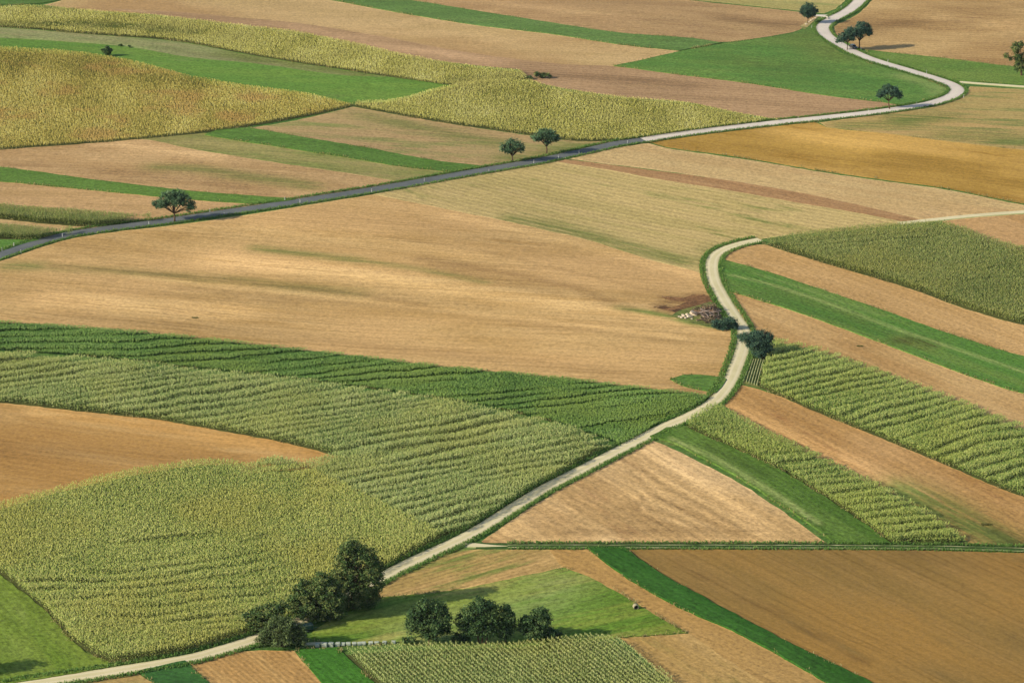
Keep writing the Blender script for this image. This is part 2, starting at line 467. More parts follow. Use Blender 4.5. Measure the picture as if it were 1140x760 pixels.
def ribbon(name, label, cat, mat, pts, width, lift=0.14, skirt=0.5, offset=0.0, taper=1.0, wob=0.12, camber=0.04, seed=3, kind='structure'):
    q, xs, ys = centreline(pts)
    tx, ty = np.gradient(xs), np.gradient(ys); L = np.hypot(tx, ty); tx, ty = tx / L, ty / L
    rng = np.random.default_rng(seed)
    n = len(q); V = []; AC = []; AL = []
    cs = [-1.0, -0.8, -0.5, -0.2, 0.0, 0.2, 0.5, 0.8, 1.0]
    w0 = width / 2 * np.interp(q, [q[0], q[-1] * .35, q[-1]], [1.0, 1.0, taper])
    eL = w0 + wob * (vnoise(q / 5, q * 0, seed) - .5) * 2 + rng.normal(0, wob * .25, n)
    eR = w0 + wob * (vnoise(q / 5, q * 0 + 7, seed) - .5) * 2 + rng.normal(0, wob * .25, n)
    rows_ = []
    for c in [-9] + cs + [9]:
        if c == -9: o = -eL - skirt; dz = -0.02
        elif c == 9: o = eR + skirt; dz = -0.02
        else: o = np.where(c < 0, c * eL, c * eR); dz = lift + camber * (1 - c * c)
        o = o + offset
        x = xs - ty * o * -1; y = ys - tx * o
        rows_.append(np.column_stack([x, y, terr(x, y) + dz])); AC.append(np.full(n, max(-1.3, min(1.3, c)))); AL.append(q)
    m = len(rows_)
    V = np.stack(rows_, 1).reshape(-1, 3); AC = np.stack(AC, 1).ravel(); AL = np.stack(AL, 1).ravel()
    i = np.arange(n - 1)[:, None] * m + np.arange(m - 1)[None, :]
    quads = np.stack([i, i + m, i + m + 1, i + 1], -1).reshape(-1, 4)[:, ::-1]
    me = np_mesh(name, V, quads.ravel(), np.arange(len(quads)) * 4, None, {'across': AC, 'along': AL}, smooth=True)
    # make sure the top faces up
    if me.polygons[len(me.polygons) // 2].normal.z < 0: me.flip_normals()
    o = link(name, me, mat)
    tag(o, label, cat, kind=kind)
    return o

def road_mat(name, c1, c2, track=None, edge=None, mid=None):
    t = NT(name); P = t.pos(); ac = t.attr('across')
    n1 = t.noise(P, 0.12, 4.0, 0.6); n2 = t.noise(P, 3.5, 3.0, 0.7)
    col = t.mix(t.ss(n1, 0.35, 0.65), A(*c1), A(*c2))
    aa = t.math('ABSOLUTE', ac)
    wn = t.math('ADD', aa, t.math('MULTIPLY', t.math('SUBTRACT', t.noise(P, 0.9, 3.0), 0.5), 0.5))
    if mid is not None:
        f = t.math('MULTIPLY', t.ss(wn, 0.32, 0.05), t.ss(n1, 0.3, 0.6, 0.25, 0.9))
        col = t.mix(f, col, A(*mid))
    if track is not None:
        d = t.math('ABSOLUTE', t.math('SUBTRACT', aa, 0.5))
        col = t.mix(t.ss(d, 0.28, 0.05, 0.0, 0.7), col, A(*track))
    if edge is not None:
        col = t.mix(t.ss(wn, 0.86, 1.12), col, A(*edge))
    v = t.math('ADD', 0.80, t.math('MULTIPLY', n2, 0.4))
    cv = t.n('ShaderNodeCombineColor'); [t.l(v, cv.inputs[i]) for i in range(3)]
    col = t.mix(1.0, col, cv.outputs[0], 'MULTIPLY')
    t.bsdf(col, 0.9, 0.15, t.bump(n2, 0.3, 0.03))
    return t.m

# ------------------------------------------------------------------ trees
def tube(bm, pts, rads, sides=7):
    rings = []
    for i, (p, r) in enumerate(zip(pts, rads)):
        d = (pts[min(i + 1, len(pts) - 1)] - pts[max(i - 1, 0)])
        d = d.normalized() if d.length > 1e-6 else Vector((0, 0, 1))
        a = d.orthogonal().normalized(); b = d.cross(a)
        rings.append([bm.verts.new(p + (a * math.cos(k * 6.2832 / sides) + b * math.sin(k * 6.2832 / sides)) * r) for k in range(sides)])
    for q, w in zip(rings[:-1], rings[1:]):
        off = min(range(sides), key=lambda o: sum((q[k].co - w[(k + o) % sides].co).length for k in range(sides)))
        for k in range(sides):
            bm.faces.new((q[k], q[(k + 1) % sides], w[(k + 1 + off) % sides], w[(k + off) % sides]))
    bm.faces.new(rings[0][::-1]); bm.faces.new(rings[-1])

def bm_obj(name, bm, mat, parent=None, loc=None, rz=None, smooth=False, bevel=0.0):
    bmesh.ops.recalc_face_normals(bm, faces=bm.faces)
    if bevel > 0:
        bmesh.ops.bevel(bm, geom=list(bm.edges), offset=bevel, segments=2, affect='EDGES', profile=0.6)
    me = bpy.data.meshes.new(name); bm.to_mesh(me); bm.free()
    if smooth:
        for p in me.polygons: p.use_smooth = True
    return link(name, me, mat, parent, loc, rz)

def crown_mesh(name, lobes, seed, leaf=0.42, dens=1.0, fill=0.62, droop=0.0):
    """leaf clusters through the volume of several ellipsoid masses, thicker towards the outside"""
    rng = np.random.default_rng(seed)
    C, OUT, TI, SZ = [], [], [], []
    for (cx, cy, cz, rx, ry, rz) in lobes:
        area = (rx * ry + rx * rz + ry * rz) / 3 * 12.57
        nc = max(10, int(area * 1.15 * dens))
        d = rng.normal(size=(nc, 3)); d /= np.linalg.norm(d, axis=1)[:, None]
        r = np.where(rng.random(nc) < 0.72, rng.uniform(fill + 0.12, 1.0, nc), rng.uniform(0.2, fill + 0.12, nc))
        r *= 0.80 + 0.38 * rng.random(nc)
        cen = d * r[:, None] * np.array([rx, ry, rz]) + np.array([cx, cy, cz])
        per = 26
        rad = 0.34 * min(1.6, (rx * ry * rz) ** (1 / 3)) * (0.6 + 0.7 * rng.random(nc)) + 0.12
        q = rng.normal(size=(nc, per, 3)) * 0.55
        q[:, :, 2] *= 0.7
        pts = cen[:, None, :] + q * rad[:, None, None]
        o = d[:, None, :] * 0.9 + rng.normal(size=(nc, per, 3)) * 0.75 + np.array([0, 0, 0.35])
        C.append(pts.reshape(-1, 3)); OUT.append(o.reshape(-1, 3))
        ct = rng.random(nc)
        TI.append(np.clip(np.repeat(ct, per) * 0.75 + rng.random(nc * per) * 0.35 - 0.05, 0, 1))
        SZ.append(np.full(nc * per, 1.0))
    C = np.concatenate(C); O = np.concatenate(OUT); T = np.concatenate(TI)
    O /= np.linalg.norm(O, axis=1)[:, None] + 1e-9
    ok = C[:, 2] > 0.05
    C, O, T = C[ok], O[ok], T[ok]
    N = len(C)
    r = rng.normal(size=(N, 3)); t = np.cross(O, r); t /= np.linalg.norm(t, axis=1)[:, None] + 1e-9
    b = np.cross(O, t)
    s = (leaf * (0.6 + 0.7 * rng.random(N)))[:, None]
    V = np.stack([C - t * s * .55, C - b * s * .33, C + t * s * .55 , C + b * s * .33], 1).reshape(-1, 3)
    return np_mesh(name, V, np.arange(4 * N), np.arange(N) * 4, None, {'tint': np.repeat(T, 4), 'top': np.zeros(4 * N)})

TREE_N = [0]
def tree(name, label, cat, base, lobes, trunk=None, r0=0.22, fork=0.45, group=None, lm=None, leaf=0.42, dens=1.0, lean=0.0, bark=None, fill=0.62, stems=1, slim=0.92):
    """base pixel on the land; lobes = (dx, up, rx, ry[, metres further away]) in photo pixels at that place"""
    TREE_N[0] += 1; seed = 100 + TREE_N[0] * 7
    rnd = random.Random(seed)
    p, s, dep = scale_at(*base)
    sy = s * math.cos(dep)
    root = empty(name, p); tag(root, label, cat, group)
    LB = []
    for lb in lobes:
        dx, up, rx, ry = lb[:4]; far = lb[4] if len(lb) > 4 else rnd.uniform(-0.15, 0.15) * rx / s
        RX = rx / s * slim; RY = RX * rnd.uniform(0.85, 1.0)
        rz = slim * math.sqrt(max((ry / s) ** 2 - (RY * math.sin(dep)) ** 2, (0.35 * ry / s) ** 2)) / math.cos(dep)
        LB.append((dx / s, far, (up / s - far * math.sin(dep)) / math.cos(dep), RX, RY, rz))
    bm = bmesh.new()
    top = max(l[2] for l in LB)
    low = min(l[2] - l[5] for l in LB)
    for k in range(stems):
        sx = 0 if stems == 1 else (k - (stems - 1) / 2) * r0 * 3.0
        fk = Vector((lean / s + sx * 1.8, rnd.uniform(-.2, .2), max(0.35, top * fork)))
        b0 = Vector((sx, 0, -0.15))
        mids = [b0, b0.lerp(fk, 0.12), b0.lerp(fk, 0.5) + Vector((rnd.uniform(-.12, .12), rnd.uniform(-.1, .1), 0)), fk]
        tube(bm, mids, [r0 * 1.6, r0 * 1.08, r0 * 0.9, r0 * 0.75], 8)
        for (x, y, z, rx, ry, rz) in LB[k::stems]:
            for j in range(3):
                tgt = Vector((x + rnd.uniform(-.6, .6) * rx, y + rnd.uniform(-.6, .6) * ry, z + rnd.uniform(-.2, .6) * rz))
                if tgt.z < fk.z * .6: tgt.z = fk.z * .8
                m = fk.lerp(tgt, 0.45) + Vector((rnd.uniform(-.2, .2), rnd.uniform(-.2, .2), rnd.uniform(.0, .35)))
                tube(bm, [fk - Vector((0, 0, r0 * .5)), m, tgt], [r0 * 0.55, r0 * 0.32, r0 * 0.08], 5)
    bm_obj('trunk', bm, bark or M['bark'], root, smooth=True)
    link('crown', crown_mesh('crown', LB, seed, leaf, dens, fill), lm or M['leaf_dark'], root)
    return root

# ------------------------------------------------------------------ small solids
def box(bm, c, size, rot=None):
    g = bmesh.ops.create_cube(bm, size=1.0)['verts']
    Mx = Matrix.Translation(c) @ (rot.to_4x4() if rot else Matrix.Identity(4)) @ Matrix.Diagonal((*size, 1.0))
    bmesh.ops.transform(bm, matrix=Mx, verts=g)
    return g
def cyl(bm, c, r, depth, rot=None, seg=16, r2=None):
    g = bmesh.ops.create_cone(bm, cap_ends=True, segments=seg, radius1=r, radius2=r if r2 is None else r2, depth=depth)['verts']
    Mx = Matrix.Translation(c) @ (rot.to_4x4() if rot else Matrix.Identity(4))
    bmesh.ops.transform(bm, matrix=Mx, verts=g)
    return g

# ------------------------------------------------------------------ shared materials
M = {}
M['bark'] = plain_mat('bark', (112, 92, 70), 0.95, 0.05, 0.35, 5.0)
M['leaf_dark'] = leaf_mat('leaf_dark', [(44, 68, 42), (68, 98, 54), (112, 132, 76)], trans=0.2, kf=1.2)
M['leaf_road'] = leaf_mat('leaf_road', [(48, 76, 56), (80, 112, 76), (130, 152, 106)], trans=0.2, kf=1.3)
M['leaf_blue'] = leaf_mat('leaf_blue', [(46, 72, 64), (68, 100, 80), (96, 124, 92)], trans=0.2, kf=1.15)
M['leaf_olive'] = leaf_mat('leaf_olive', [(58, 78, 46), (86, 108, 62), (116, 134, 82)], trans=0.2, kf=1.12)
M['leaf_mixed'] = leaf_mat('leaf_mixed', [(50, 76, 44), (86, 112, 58), (148, 152, 88)], trans=0.22, kf=1.2)
M['leaf_willow'] = leaf_mat('leaf_willow', [(64, 84, 48), (98, 118, 68), (136, 152, 94)], trans=0.25, kf=1.1)
M['soil'] = field_mat('crop_floor', (92, 96, 50), (80, 86, 44), ((400, 500), (500, 520)), grain=0.1)  # dark greenish floor colour, painted to blend with the shade under the plants
M['soil_green'] = field_mat('soy_floor', (46, 76, 34), (40, 68, 30), ((400, 500), (500, 520)), grain=0.1)
M['maize'] = leaf_mat('maize_leaf', [(112, 142, 74), (172, 194, 106), (220, 228, 148)], top=(234, 230, 158), patch=(194, 200, 106), trans=0.45, glossy=True)
M['maize_yellow'] = leaf_mat('maize_leaf_ripening', [(122, 149, 66), (183, 200, 100), (229, 231, 138)], top=(240, 232, 148), patch=(207, 203, 100), trans=0.45, glossy=True, kf=1.5)
M['maize_fresh'] = leaf_mat('maize_leaf_fresh', [(108, 142, 62), (162, 188, 90), (210, 222, 130)], top=(226, 222, 136), patch=(188, 200, 94), trans=0.45, glossy=True)
M['maize_dark'] = leaf_mat('maize_leaf_dark', [(104, 128, 58), (150, 168, 84), (196, 204, 118)], top=(214, 206, 132), patch=(176, 178, 86), trans=0.4, glossy=True, kf=1.3)
M['soy'] = leaf_mat('soy_leaf', [(84, 118, 42), (120, 158, 68), (162, 190, 98)], patch=(150, 172, 76), trans=0.4, glossy=True, kf=1.52)
M['lucerne'] = leaf_mat('lucerne_leaf', [(30, 76, 28), (48, 102, 38), (80, 132, 54)], trans=0.25)
M['sunflower'] = leaf_mat('sunflower_leaf', [(130, 130, 56), (218, 198, 96), (250, 234, 130), (252, 242, 162)], top=(120, 92, 50), patch=(230, 184, 108), pscale=0.045, trans=0.5, pr=(0.5, 0.66), kf=1.65)
M['sunflower_green'] = leaf_mat('sunflower_leaf_greener', [(120, 130, 60), (214, 206, 102), (248, 240, 138), (254, 248, 174)], top=(110, 94, 54), patch=(220, 212, 124), pscale=0.04, trans=0.5, kf=1.65)
M['verge'] = leaf_mat('verge_grass', [(84, 128, 52), (112, 152, 68), (150, 176, 92)], trans=0.4, kf=1.3)
M['edge'] = leaf_mat('edge_grass', [(112, 122, 60), (164, 156, 92), (206, 188, 128)], trans=0.35, kf=1.25)
M['weed'] = leaf_mat('weed_leaf', [(92, 96, 50), (120, 118, 64), (150, 142, 86)], trans=.4)

# ------------------------------------------------------------------ the ground: one sheet to the horizon
def ground():
    def axis(a, b, st, far):
        c = list(np.arange(a, b + .1, st)); lo, hi = [], []
        d, x = st, a
        while x > -far: d *= 1.5; x -= d; lo.append(x)
        d, x = st, b
        while x < far: d *= 1.5; x += d; hi.append(x)
        return np.array(lo[::-1] + c + hi)
    xs, ys = axis(-300, 300, 4, 7000), axis(440, 1500, 4, 9000)
    X, Y = np.meshgrid(xs, ys); Z = terr(X, Y)
    n, m = X.shape
    i = np.arange(n - 1)[:, None] * m + np.arange(m - 1)[None, :]
    q = np.stack([i, i + 1, i + m + 1, i + m], -1).reshape(-1, 4)
    me = np_mesh('ground', np.column_stack([X.ravel(), Y.ravel(), Z.ravel()]), q.ravel(), np.arange(len(q)) * 4,
                 None, {k: np.zeros(X.size) for k in ('green', 'dark', 'pale')}, smooth=True)
    o = link('ground', me, grass_mat('ground_grass', (80, 116, 50), (98, 126, 58), ((300, 400), (400, 396)), c3=(140, 138, 80), p3=(0.5, 0.8)))
    tag(o, 'rough green grass of the verges between the fields', 'ground', kind='structure')
ground()

# ------------------------------------------------------------------ the fields, traced one by one
DL = ((100, 350), (300, 368))     # working direction of the left and middle land
DR = ((860, 300), (1000, 352))    # and of the strips on the right
EXL, EXR = -120, 1260

# --- far fields, left
field('grass_strip', 'narrow green grass strip at the far left corner', grass_mat('gfl', (94, 126, 56), (84, 114, 50), DL),
      [(EXL, -30), (85, -30), (75, -1), (46, 4), (0, 6.5), (EXL, 9)])
G2t = [(330, -12), (405, -6), (452, 0), (530, 12.4), (619, 26.6), (690, 37), (770, 43), (804, 48)]
G2b = [(756, 57), (690, 50), (619, 39), (530, 28.4), (441, 14), (360, -2), (320, -8)]
field('stubble_field', 'long tan stubble field between the far green strip and the sunflowers',
      field_mat('t1', (194, 164, 110), (206, 174, 120), DL, c4=(176, 142, 94), rows=.08),
      [(85, -30), (300, -30), (322, -8)] + [(360, -1), (441, 14), (530, 28.4), (619, 39), (690, 50), (757, 57), (683, 74), (690, 90), (650, 95), (585, 78), (519, 72), (441, 60), (370, 43), (330, 35), (270, 28), (190, 18), (100, 12), (48, 6), (75, -1)])
field('ploughed_strip', 'brown worked strip along the top edge of the sunflowers',
      field_mat('b1', (180, 146, 106), (166, 134, 96), DL, rows=.15, c3=(190, 158, 112), p3=(.55, .7)),
      [(120, 10), (190, 13), (270, 20), (340, 27), (420, 40), (512, 57), (619, 71), (683, 74), (740, 81.5), (839, 94), (918, 106.5), (981, 114), (1004, 117.5), (960, 124), (888, 132), (873, 133.5), (811, 124), (770, 115), (690, 108), (619, 97), (588, 89), (578, 77.5), (519, 72), (441, 61), (370, 44), (330, 36), (270, 29), (190, 19)],
      streaks=[('pale', [(330, 31), (440, 52), (560, 70)], 4, .7), ('dark', [(560, 78), (700, 90), (760, 97)], 6, .5)])
field('grass_strip', 'long thin green strip across the far tan fields', grass_mat('g2', (104, 134, 68), (94, 124, 60), DL, c3=(120, 140, 76), p3=(.55, .8)), G2t + G2b)
field('stubble_field', 'brown stubble field beyond the long thin green strip',
      field_mat('t2', (184, 150, 103), (170, 137, 93), DL, c3=(188, 156, 106), p3=(.5, .75), rows=.12),
      [(300, -30), (330, -12), (405, -6), (452, 0), (530, 12.2), (619, 26.4), (690, 36.8), (770, 42.8), (806, 47), (857, 40.5), (882, 36), (897, 30), (908, 20.5), (912, 17), (882, 12.8), (820, 6), (761, -.5), (700, -12), (640, -30)],
      streaks=[('dark', [(800, 20), (860, 27), (890, 27)], 5, .7), ('pale', [(560, 4), (700, 22)], 6, .4)])
field('stubble_field', 'pale yellow field at the top beside the winding road',
      field_mat('pf1', (186, 170, 108), (172, 160, 96), DL, c3=(150, 152, 88), p3=(.5, .7)),
      [(640, -30), (700, -12), (761, -1.5), (820, 5), (882, 11.6), (917, 15.2), (930, 10), (940, 2), (952, -12), (965, -30)])
field('stubble_field', 'broad brown field right of the far winding road',
      field_mat('t4', (182, 148, 96), (166, 132, 84), DL, c4=(194, 162, 108), c3=(148, 112, 72), p3=(.58, .75), rows=.15),
      [(1000, -30), (976, -6), (966, 6), (952, 18), (934, 26.5), (928, 30), (932, 40), (944, 49), (962, 55.5), (1000, 59.5), (1045, 64), (1085, 69), (1127, 74), (EXR, 84), (EXR, -30)],
      streaks=[('dark', [(940, 33), (1010, 26), (1080, 24)], 7, .6), ('dark', [(1000, 64), (1060, 68)], 3, .0), ('pale', [(1050, 22), (1140, 30)], 8, .6)])
field('meadow', 'green meadow strip between the brown field and the far bend', grass_mat('g4', (98, 130, 54), (114, 138, 62), DL, c3=(128, 138, 72), p3=(.55, .8)),
      [(962, 55.5), (1000, 59.8), (1045, 64.3), (1085, 69.3), (1127, 74.3), (EXR, 84.3), (EXR, 100), (1140, 94.5), (1095, 91.6), (1068, 89.5), (1042, 83.8), (1010, 74.5), (978, 66)])
field('meadow', 'green meadow inside the bend of the far road', grass_mat('g3', (90, 130, 56), (106, 138, 62), DL, c3=(126, 146, 70), p3=(.55, .8), broad=.02),
      [(683, 73.6), (720, 66), (757, 57.3), (807, 48.6), (857, 41.6), (885, 38), (900, 34), (906, 38), (918, 47), (936, 59), (955, 66), (975, 73), (1000, 80.5), (1030, 89), (1046, 94.5), (1056, 100), (1053, 104), (1040, 109.5), (1020, 113.5), (1003, 116.8), (981, 113.8), (918, 106.3), (839, 93.8), (740, 81.3)],
      streaks=[('green', [(890, 42), (930, 60)], 14, .6), ('dark', [(800, 66), (900, 80)], 10, .35), ('pale', [(1000, 84), (1044, 97), (1044, 106)], 3, .6)])
field('stubble_field', 'tan field with greenish patches below the far bend',
      field_mat('t5', (190, 158, 100), (176, 154, 94), DL, c3=(132, 136, 74), p3=(.50, .66), rows=.14),
      [(1080, 96.5), (1140, 99.5), (EXR, 104.5), (EXR, 176), (1140, 167), (1060, 158), (989, 149), (921, 142), (912, 136.5), (960, 130), (1000, 124.8), (1040, 118.5), (1066, 110)],
      streaks=[('green', [(1000, 134), (1050, 131)], 7, 1.0), ('green', [(940, 140), (1020, 138)], 6, .8), ('green', [(1060, 152), (1140, 158)], 8, .6)])
field('wheat_field', 'golden ochre field below the far bend of the road',
      field_mat('t7', (184, 146, 68), (166, 130, 56), ((760, 160), (1100, 205)), c4=(200, 160, 84), c3=(160, 122, 50), p3=(.55, .75), grain=.13, rows=.08),
      [(724, 158.6), (760, 153.5), (800, 148), (860, 141), (908, 136.3), (921, 142), (989, 149), (1060, 158), (1140, 167), (EXR, 176), (EXR, 244), (1140, 227), (1060, 211), (989, 201), (918, 191), (847, 179), (793, 171), (742, 164)],
      streaks=[('pale', [(900, 155), (960, 163)], 10, .5)])
field('stubble_field', 'pale tan stubble below the golden field',
      field_mat('t8', (208, 178, 122), (198, 166, 112), ((760, 180), (1000, 216)), c4=(202, 164, 116), rows=.08),
      [(632, 177), (680, 166), (722, 159.5), (742, 165.3), (793, 172.5), (847, 180.5), (918, 192.5), (989, 202.5), (1060, 212.5), (1140, 228.5), (EXR, 245.5), (EXR, 231), (1140, 234.5), (1090, 238.5), (1040, 243), (1020, 246), (1005, 241), (940, 226), (860, 210), (770, 195)])
field('ploughed_strip', 'narrow brown strip between two pale stubble fields',
      field_mat('b2', (176, 138, 94), (164, 126, 84), ((760, 196), (1000, 236)), rows=.12),
      [(616, 180), (630, 178), (675, 183), (740, 191.5), (811, 201), (882, 213), (953, 227.5), (1004, 239.5), (1026, 245), (1008, 247.5), (953, 237), (882, 225), (811, 212), (740, 201), (675, 189)])
field('stubble_field', 'yellowish stubble with greenish flecks above the gravel bend',
      field_mat('t9', (198, 174, 114), (186, 166, 104), ((600, 200), (800, 240)), c4=(196, 172, 112), c3=(136, 138, 74), p3=(.56, .70), rows=.22, period=3.2, streak=1.4),
      [(416, 216.5), (470, 205.5), (540, 193), (600, 183), (618, 180), (675, 189), (740, 201), (811, 212), (882, 225), (953, 237), (1008, 247.5), (1000, 250), (950, 256), (900, 260), (850, 266), (828, 271), (806, 278), (795, 287), (789, 297), (787, 307), (770, 301), (725, 290), (654, 267), (612, 257.5), (562, 246), (512, 236)],
      streaks=[('green', [(570, 244), (640, 258), (760, 290)], 5, .8), ('green', [(770, 292), (790, 284), (800, 276)], 6, .5)])

# --- between the sunflowers and the paved road, left
field('stubble_field', 'tan field with greenish parts under the big yellow crop',
      field_mat('l6', (184, 154, 106), (172, 150, 100), DL, c3=(140, 142, 80), p3=(.48, .68), rows=.1),
      [(278, 143), (330, 134), (393, 119), (434, 126.5), (498, 137.5), (569, 148), (633, 156.5), (690, 157.5), (655, 165), (608, 174), (555, 184.5), (537, 185.5), (476, 177.5), (400, 163.3), (330, 152)],
      streaks=[('green', [(400, 128), (480, 146), (560, 160)], 6, .7), ('green', [(560, 178), (650, 163)], 5, .8)])
field('grass_strip', 'green strip running down to the pair of roadside trees', grass_mat('g12', (96, 130, 54), (86, 120, 48), DL, c3=(120, 134, 66), p3=(.6, .8)),
      [(228, 150.5), (241, 145), (278, 143.2), (330, 152.2), (400, 163.5), (476, 177.7), (539, 185.7), (505, 192), (441, 185), (400, 178), (320, 165.5), (260, 156)])
field('stubble_field', 'dry greenish stubble below the short green strip',
      field_mat('l5', (164, 152, 94), (148, 142, 82), DL, c3=(132, 138, 72), p3=(.45, .65), rows=.12),
      [(156, 155), (228, 148), (260, 156), (320, 165.5), (400, 178), (441, 185), (505, 192), (478, 197.5), (448, 203), (400, 195), (300, 180), (213, 166)])
field('stubble_field', 'wide tan field below the big yellow crop on the left',
      field_mat('l4', (194, 160, 110), (180, 146, 98), DL, c3=(146, 136, 80), p3=(.6, .8), rows=.12),
      [(EXL, 176), (0, 166), (78, 161), (156, 155), (213, 166), (300, 180), (400, 195), (448, 203), (400, 211.5), (330, 222), (213, 212.5), (106.6, 200.5), (0, 186.3), (EXL, 178)],
      streaks=[('green', [(175, 186), (225, 188), (262, 195), (345, 207)], 5, .7), ('pale', [(100, 158), (240, 175)], 5, .7), ('dark', [(0, 180), (120, 191), (300, 214)], 4, .4)])
field('grass_strip', 'bright green strip behind the lone spreading tree', grass_mat('l3', (98, 130, 54), (90, 122, 48), DL),
      [(EXL, 178), (0, 186.5), (106.6, 200.8), (213, 213), (330, 222.3), (300, 226.5), (268, 226.6), (178, 219.5), (89, 211), (0, 202.6), (EXL, 196)])
field('stubble_field', 'tan strip between the bright green strip and the maize',
      field_mat('l2', (194, 158, 108), (182, 148, 98), DL, rows=.08),
      [(EXL, 196), (0, 202.6), (89, 211), (178, 219.5), (268, 226.8), (298, 226.5), (250, 234.2), (200, 241), (172, 245), (150, 246), (0, 232), (EXL, 226)])
field('stubble_field', 'thin tan strip between the two small maize strips',
      field_mat('l1', (204, 174, 122), (190, 160, 108), DL, rows=.06),
      [(EXL, 241), (0, 244), (50, 249.5), (106, 252.5), (150, 246.5), (168, 245), (130, 250), (88, 256), (70, 258), (0, 262), (EXL, 262)])
field('grass_strip', 'little green corner beside the paved road at the left edge', grass_mat('l0', (92, 134, 56), (102, 142, 62), DL),
      [(EXL, 262), (0, 267), (45, 267), (30, 271), (0, 280), (-70, 300), (EXL, 316)])

# --- the big central stubble
field('stubble_field', 'huge tan stubble field in the middle of the picture',
      field_mat('t10', (207, 171, 112), (193, 156, 97), DL, c4=(209, 170, 112), c3=(182, 145, 88), p3=(.55, .75), tram=(5.5, .2), rows=.10, grain=.14, streak=.8),
      [(EXL, 328), (-70, 312), (0, 291), (40, 277.5), (80, 266), (120, 259.5), (200, 250), (260, 241.5), (330, 230.5), (416, 216.6), (512, 236), (562, 246), (612, 257.5), (654, 267), (725, 290), (770, 301), (787, 307), (790, 318), (797, 332), (806, 346), (815, 360), (821, 372), (821, 384), (816, 396), (809, 411), (805, 420.5), (761, 417.8), (746, 422.6), (761, 430), (797, 438), (788, 443.5), (770, 439.5), (725, 433.5), (619, 421.5), (477, 407), (400, 397.5), (249, 380.5), (142, 369.5), (0, 359.5), (EXL, 356)],
      step=1.7,
      streaks=[('green', [(284, 276.5), (340, 283), (400, 290)], 3.0, .75), ('green', [(400, 290), (470, 300), (540, 314)], 2.2, .55),
               ('green', [(10, 296), (40, 296)], 5, .7),
               ('green', [(60, 298), (140, 303), (260, 312), (330, 320), (400, 326)], 4, .45),
               ('dark', [(60, 297), (140, 302), (260, 312), (330, 321), (400, 327), (470, 340)], 2.2, .5),
               ('dark', [(470, 288), (500, 293), (560, 304), (640, 320), (700, 344)], 3.4, .6), ('dark', [(480, 295), (560, 312), (620, 325)], 4, .4),
               ('dark', [(60, 352), (250, 366), (420, 386), (560, 402), (680, 414), (760, 428)], 5, .35),
               ('dark', [(700, 330), (740, 322), (786, 322)], 6, .25),
               ('pale', [(240, 290), (380, 303), (480, 318), (560, 331), (700, 345), (800, 364)], 6.5, 1.0), ('pale', [(150, 308), (330, 326), (500, 347), (640, 362), (760, 376)], 2.0, .6), ('dark', [(200, 321), (400, 338), (560, 356), (760, 382)], 2.2, .35), ('dark', [(0, 322), (160, 326), (330, 338)], 1.6, .35), ('dark', [(360, 236), (480, 254), (640, 288), (760, 318)], 11, .2), ('dark', [(420, 262), (540, 280), (660, 308), (750, 330)], 1.5, .35), ('pale', [(500, 240), (640, 270), (775, 308)], 3, .5),
               ('pale', [(60, 330), (150, 341), (260, 347)], 8, .8),
               ('pale', [(300, 256), (420, 268), (520, 284)], 7, .35),
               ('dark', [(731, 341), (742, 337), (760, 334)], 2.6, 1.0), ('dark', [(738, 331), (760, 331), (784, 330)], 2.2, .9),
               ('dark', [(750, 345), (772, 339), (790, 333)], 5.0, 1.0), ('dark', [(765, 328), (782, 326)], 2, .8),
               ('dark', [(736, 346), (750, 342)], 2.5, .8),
               ('green', [(690, 342), (740, 351), (770, 360), (812, 366)], 2.2, .9),
               ('dark', [(735, 424), (775, 436)], 3, .5)])
field('grass_strip', 'small green patch left of the gravel road', grass_mat('gp', (88, 124, 52), (98, 130, 58), DL, c3=(140, 144, 80), p3=(.6, .8)),
      [(746, 422.6), (761, 418), (780, 418.3), (805, 421), (809, 423), (804, 432), (797, 438), (775, 434), (758, 429)])
field('disturbed_soil', 'dark churned bare soil left of the timber heap',
      field_mat('churned', (164, 124, 80), (134, 98, 64), ((735, 341), (790, 333)), c3=(84, 60, 42), p3=(.46, .6), grain=.3, rows=.3, period=1.6),
      [(731, 343), (740, 341), (748, 342.5), (757, 340), (764, 336.5), (741, 333.5), (738, 331.5), (752, 331), (762, 332), (770, 328.5), (784, 328), (793, 331), (800, 336), (790, 338.5), (776, 342), (764, 347), (755, 350), (748, 346.5), (738, 345)])
field('disturbed_soil', 'weedy trampled ground around the timber heap', grass_mat('yard', (128, 130, 70), (150, 138, 84), DL, c3=(86, 112, 52), p3=(.45, .65)),
      [(747, 352), (757, 346), (775, 341), (792, 336), (803, 342), (813, 357), (818, 366), (800, 365.5), (780, 362), (762, 357.5)])

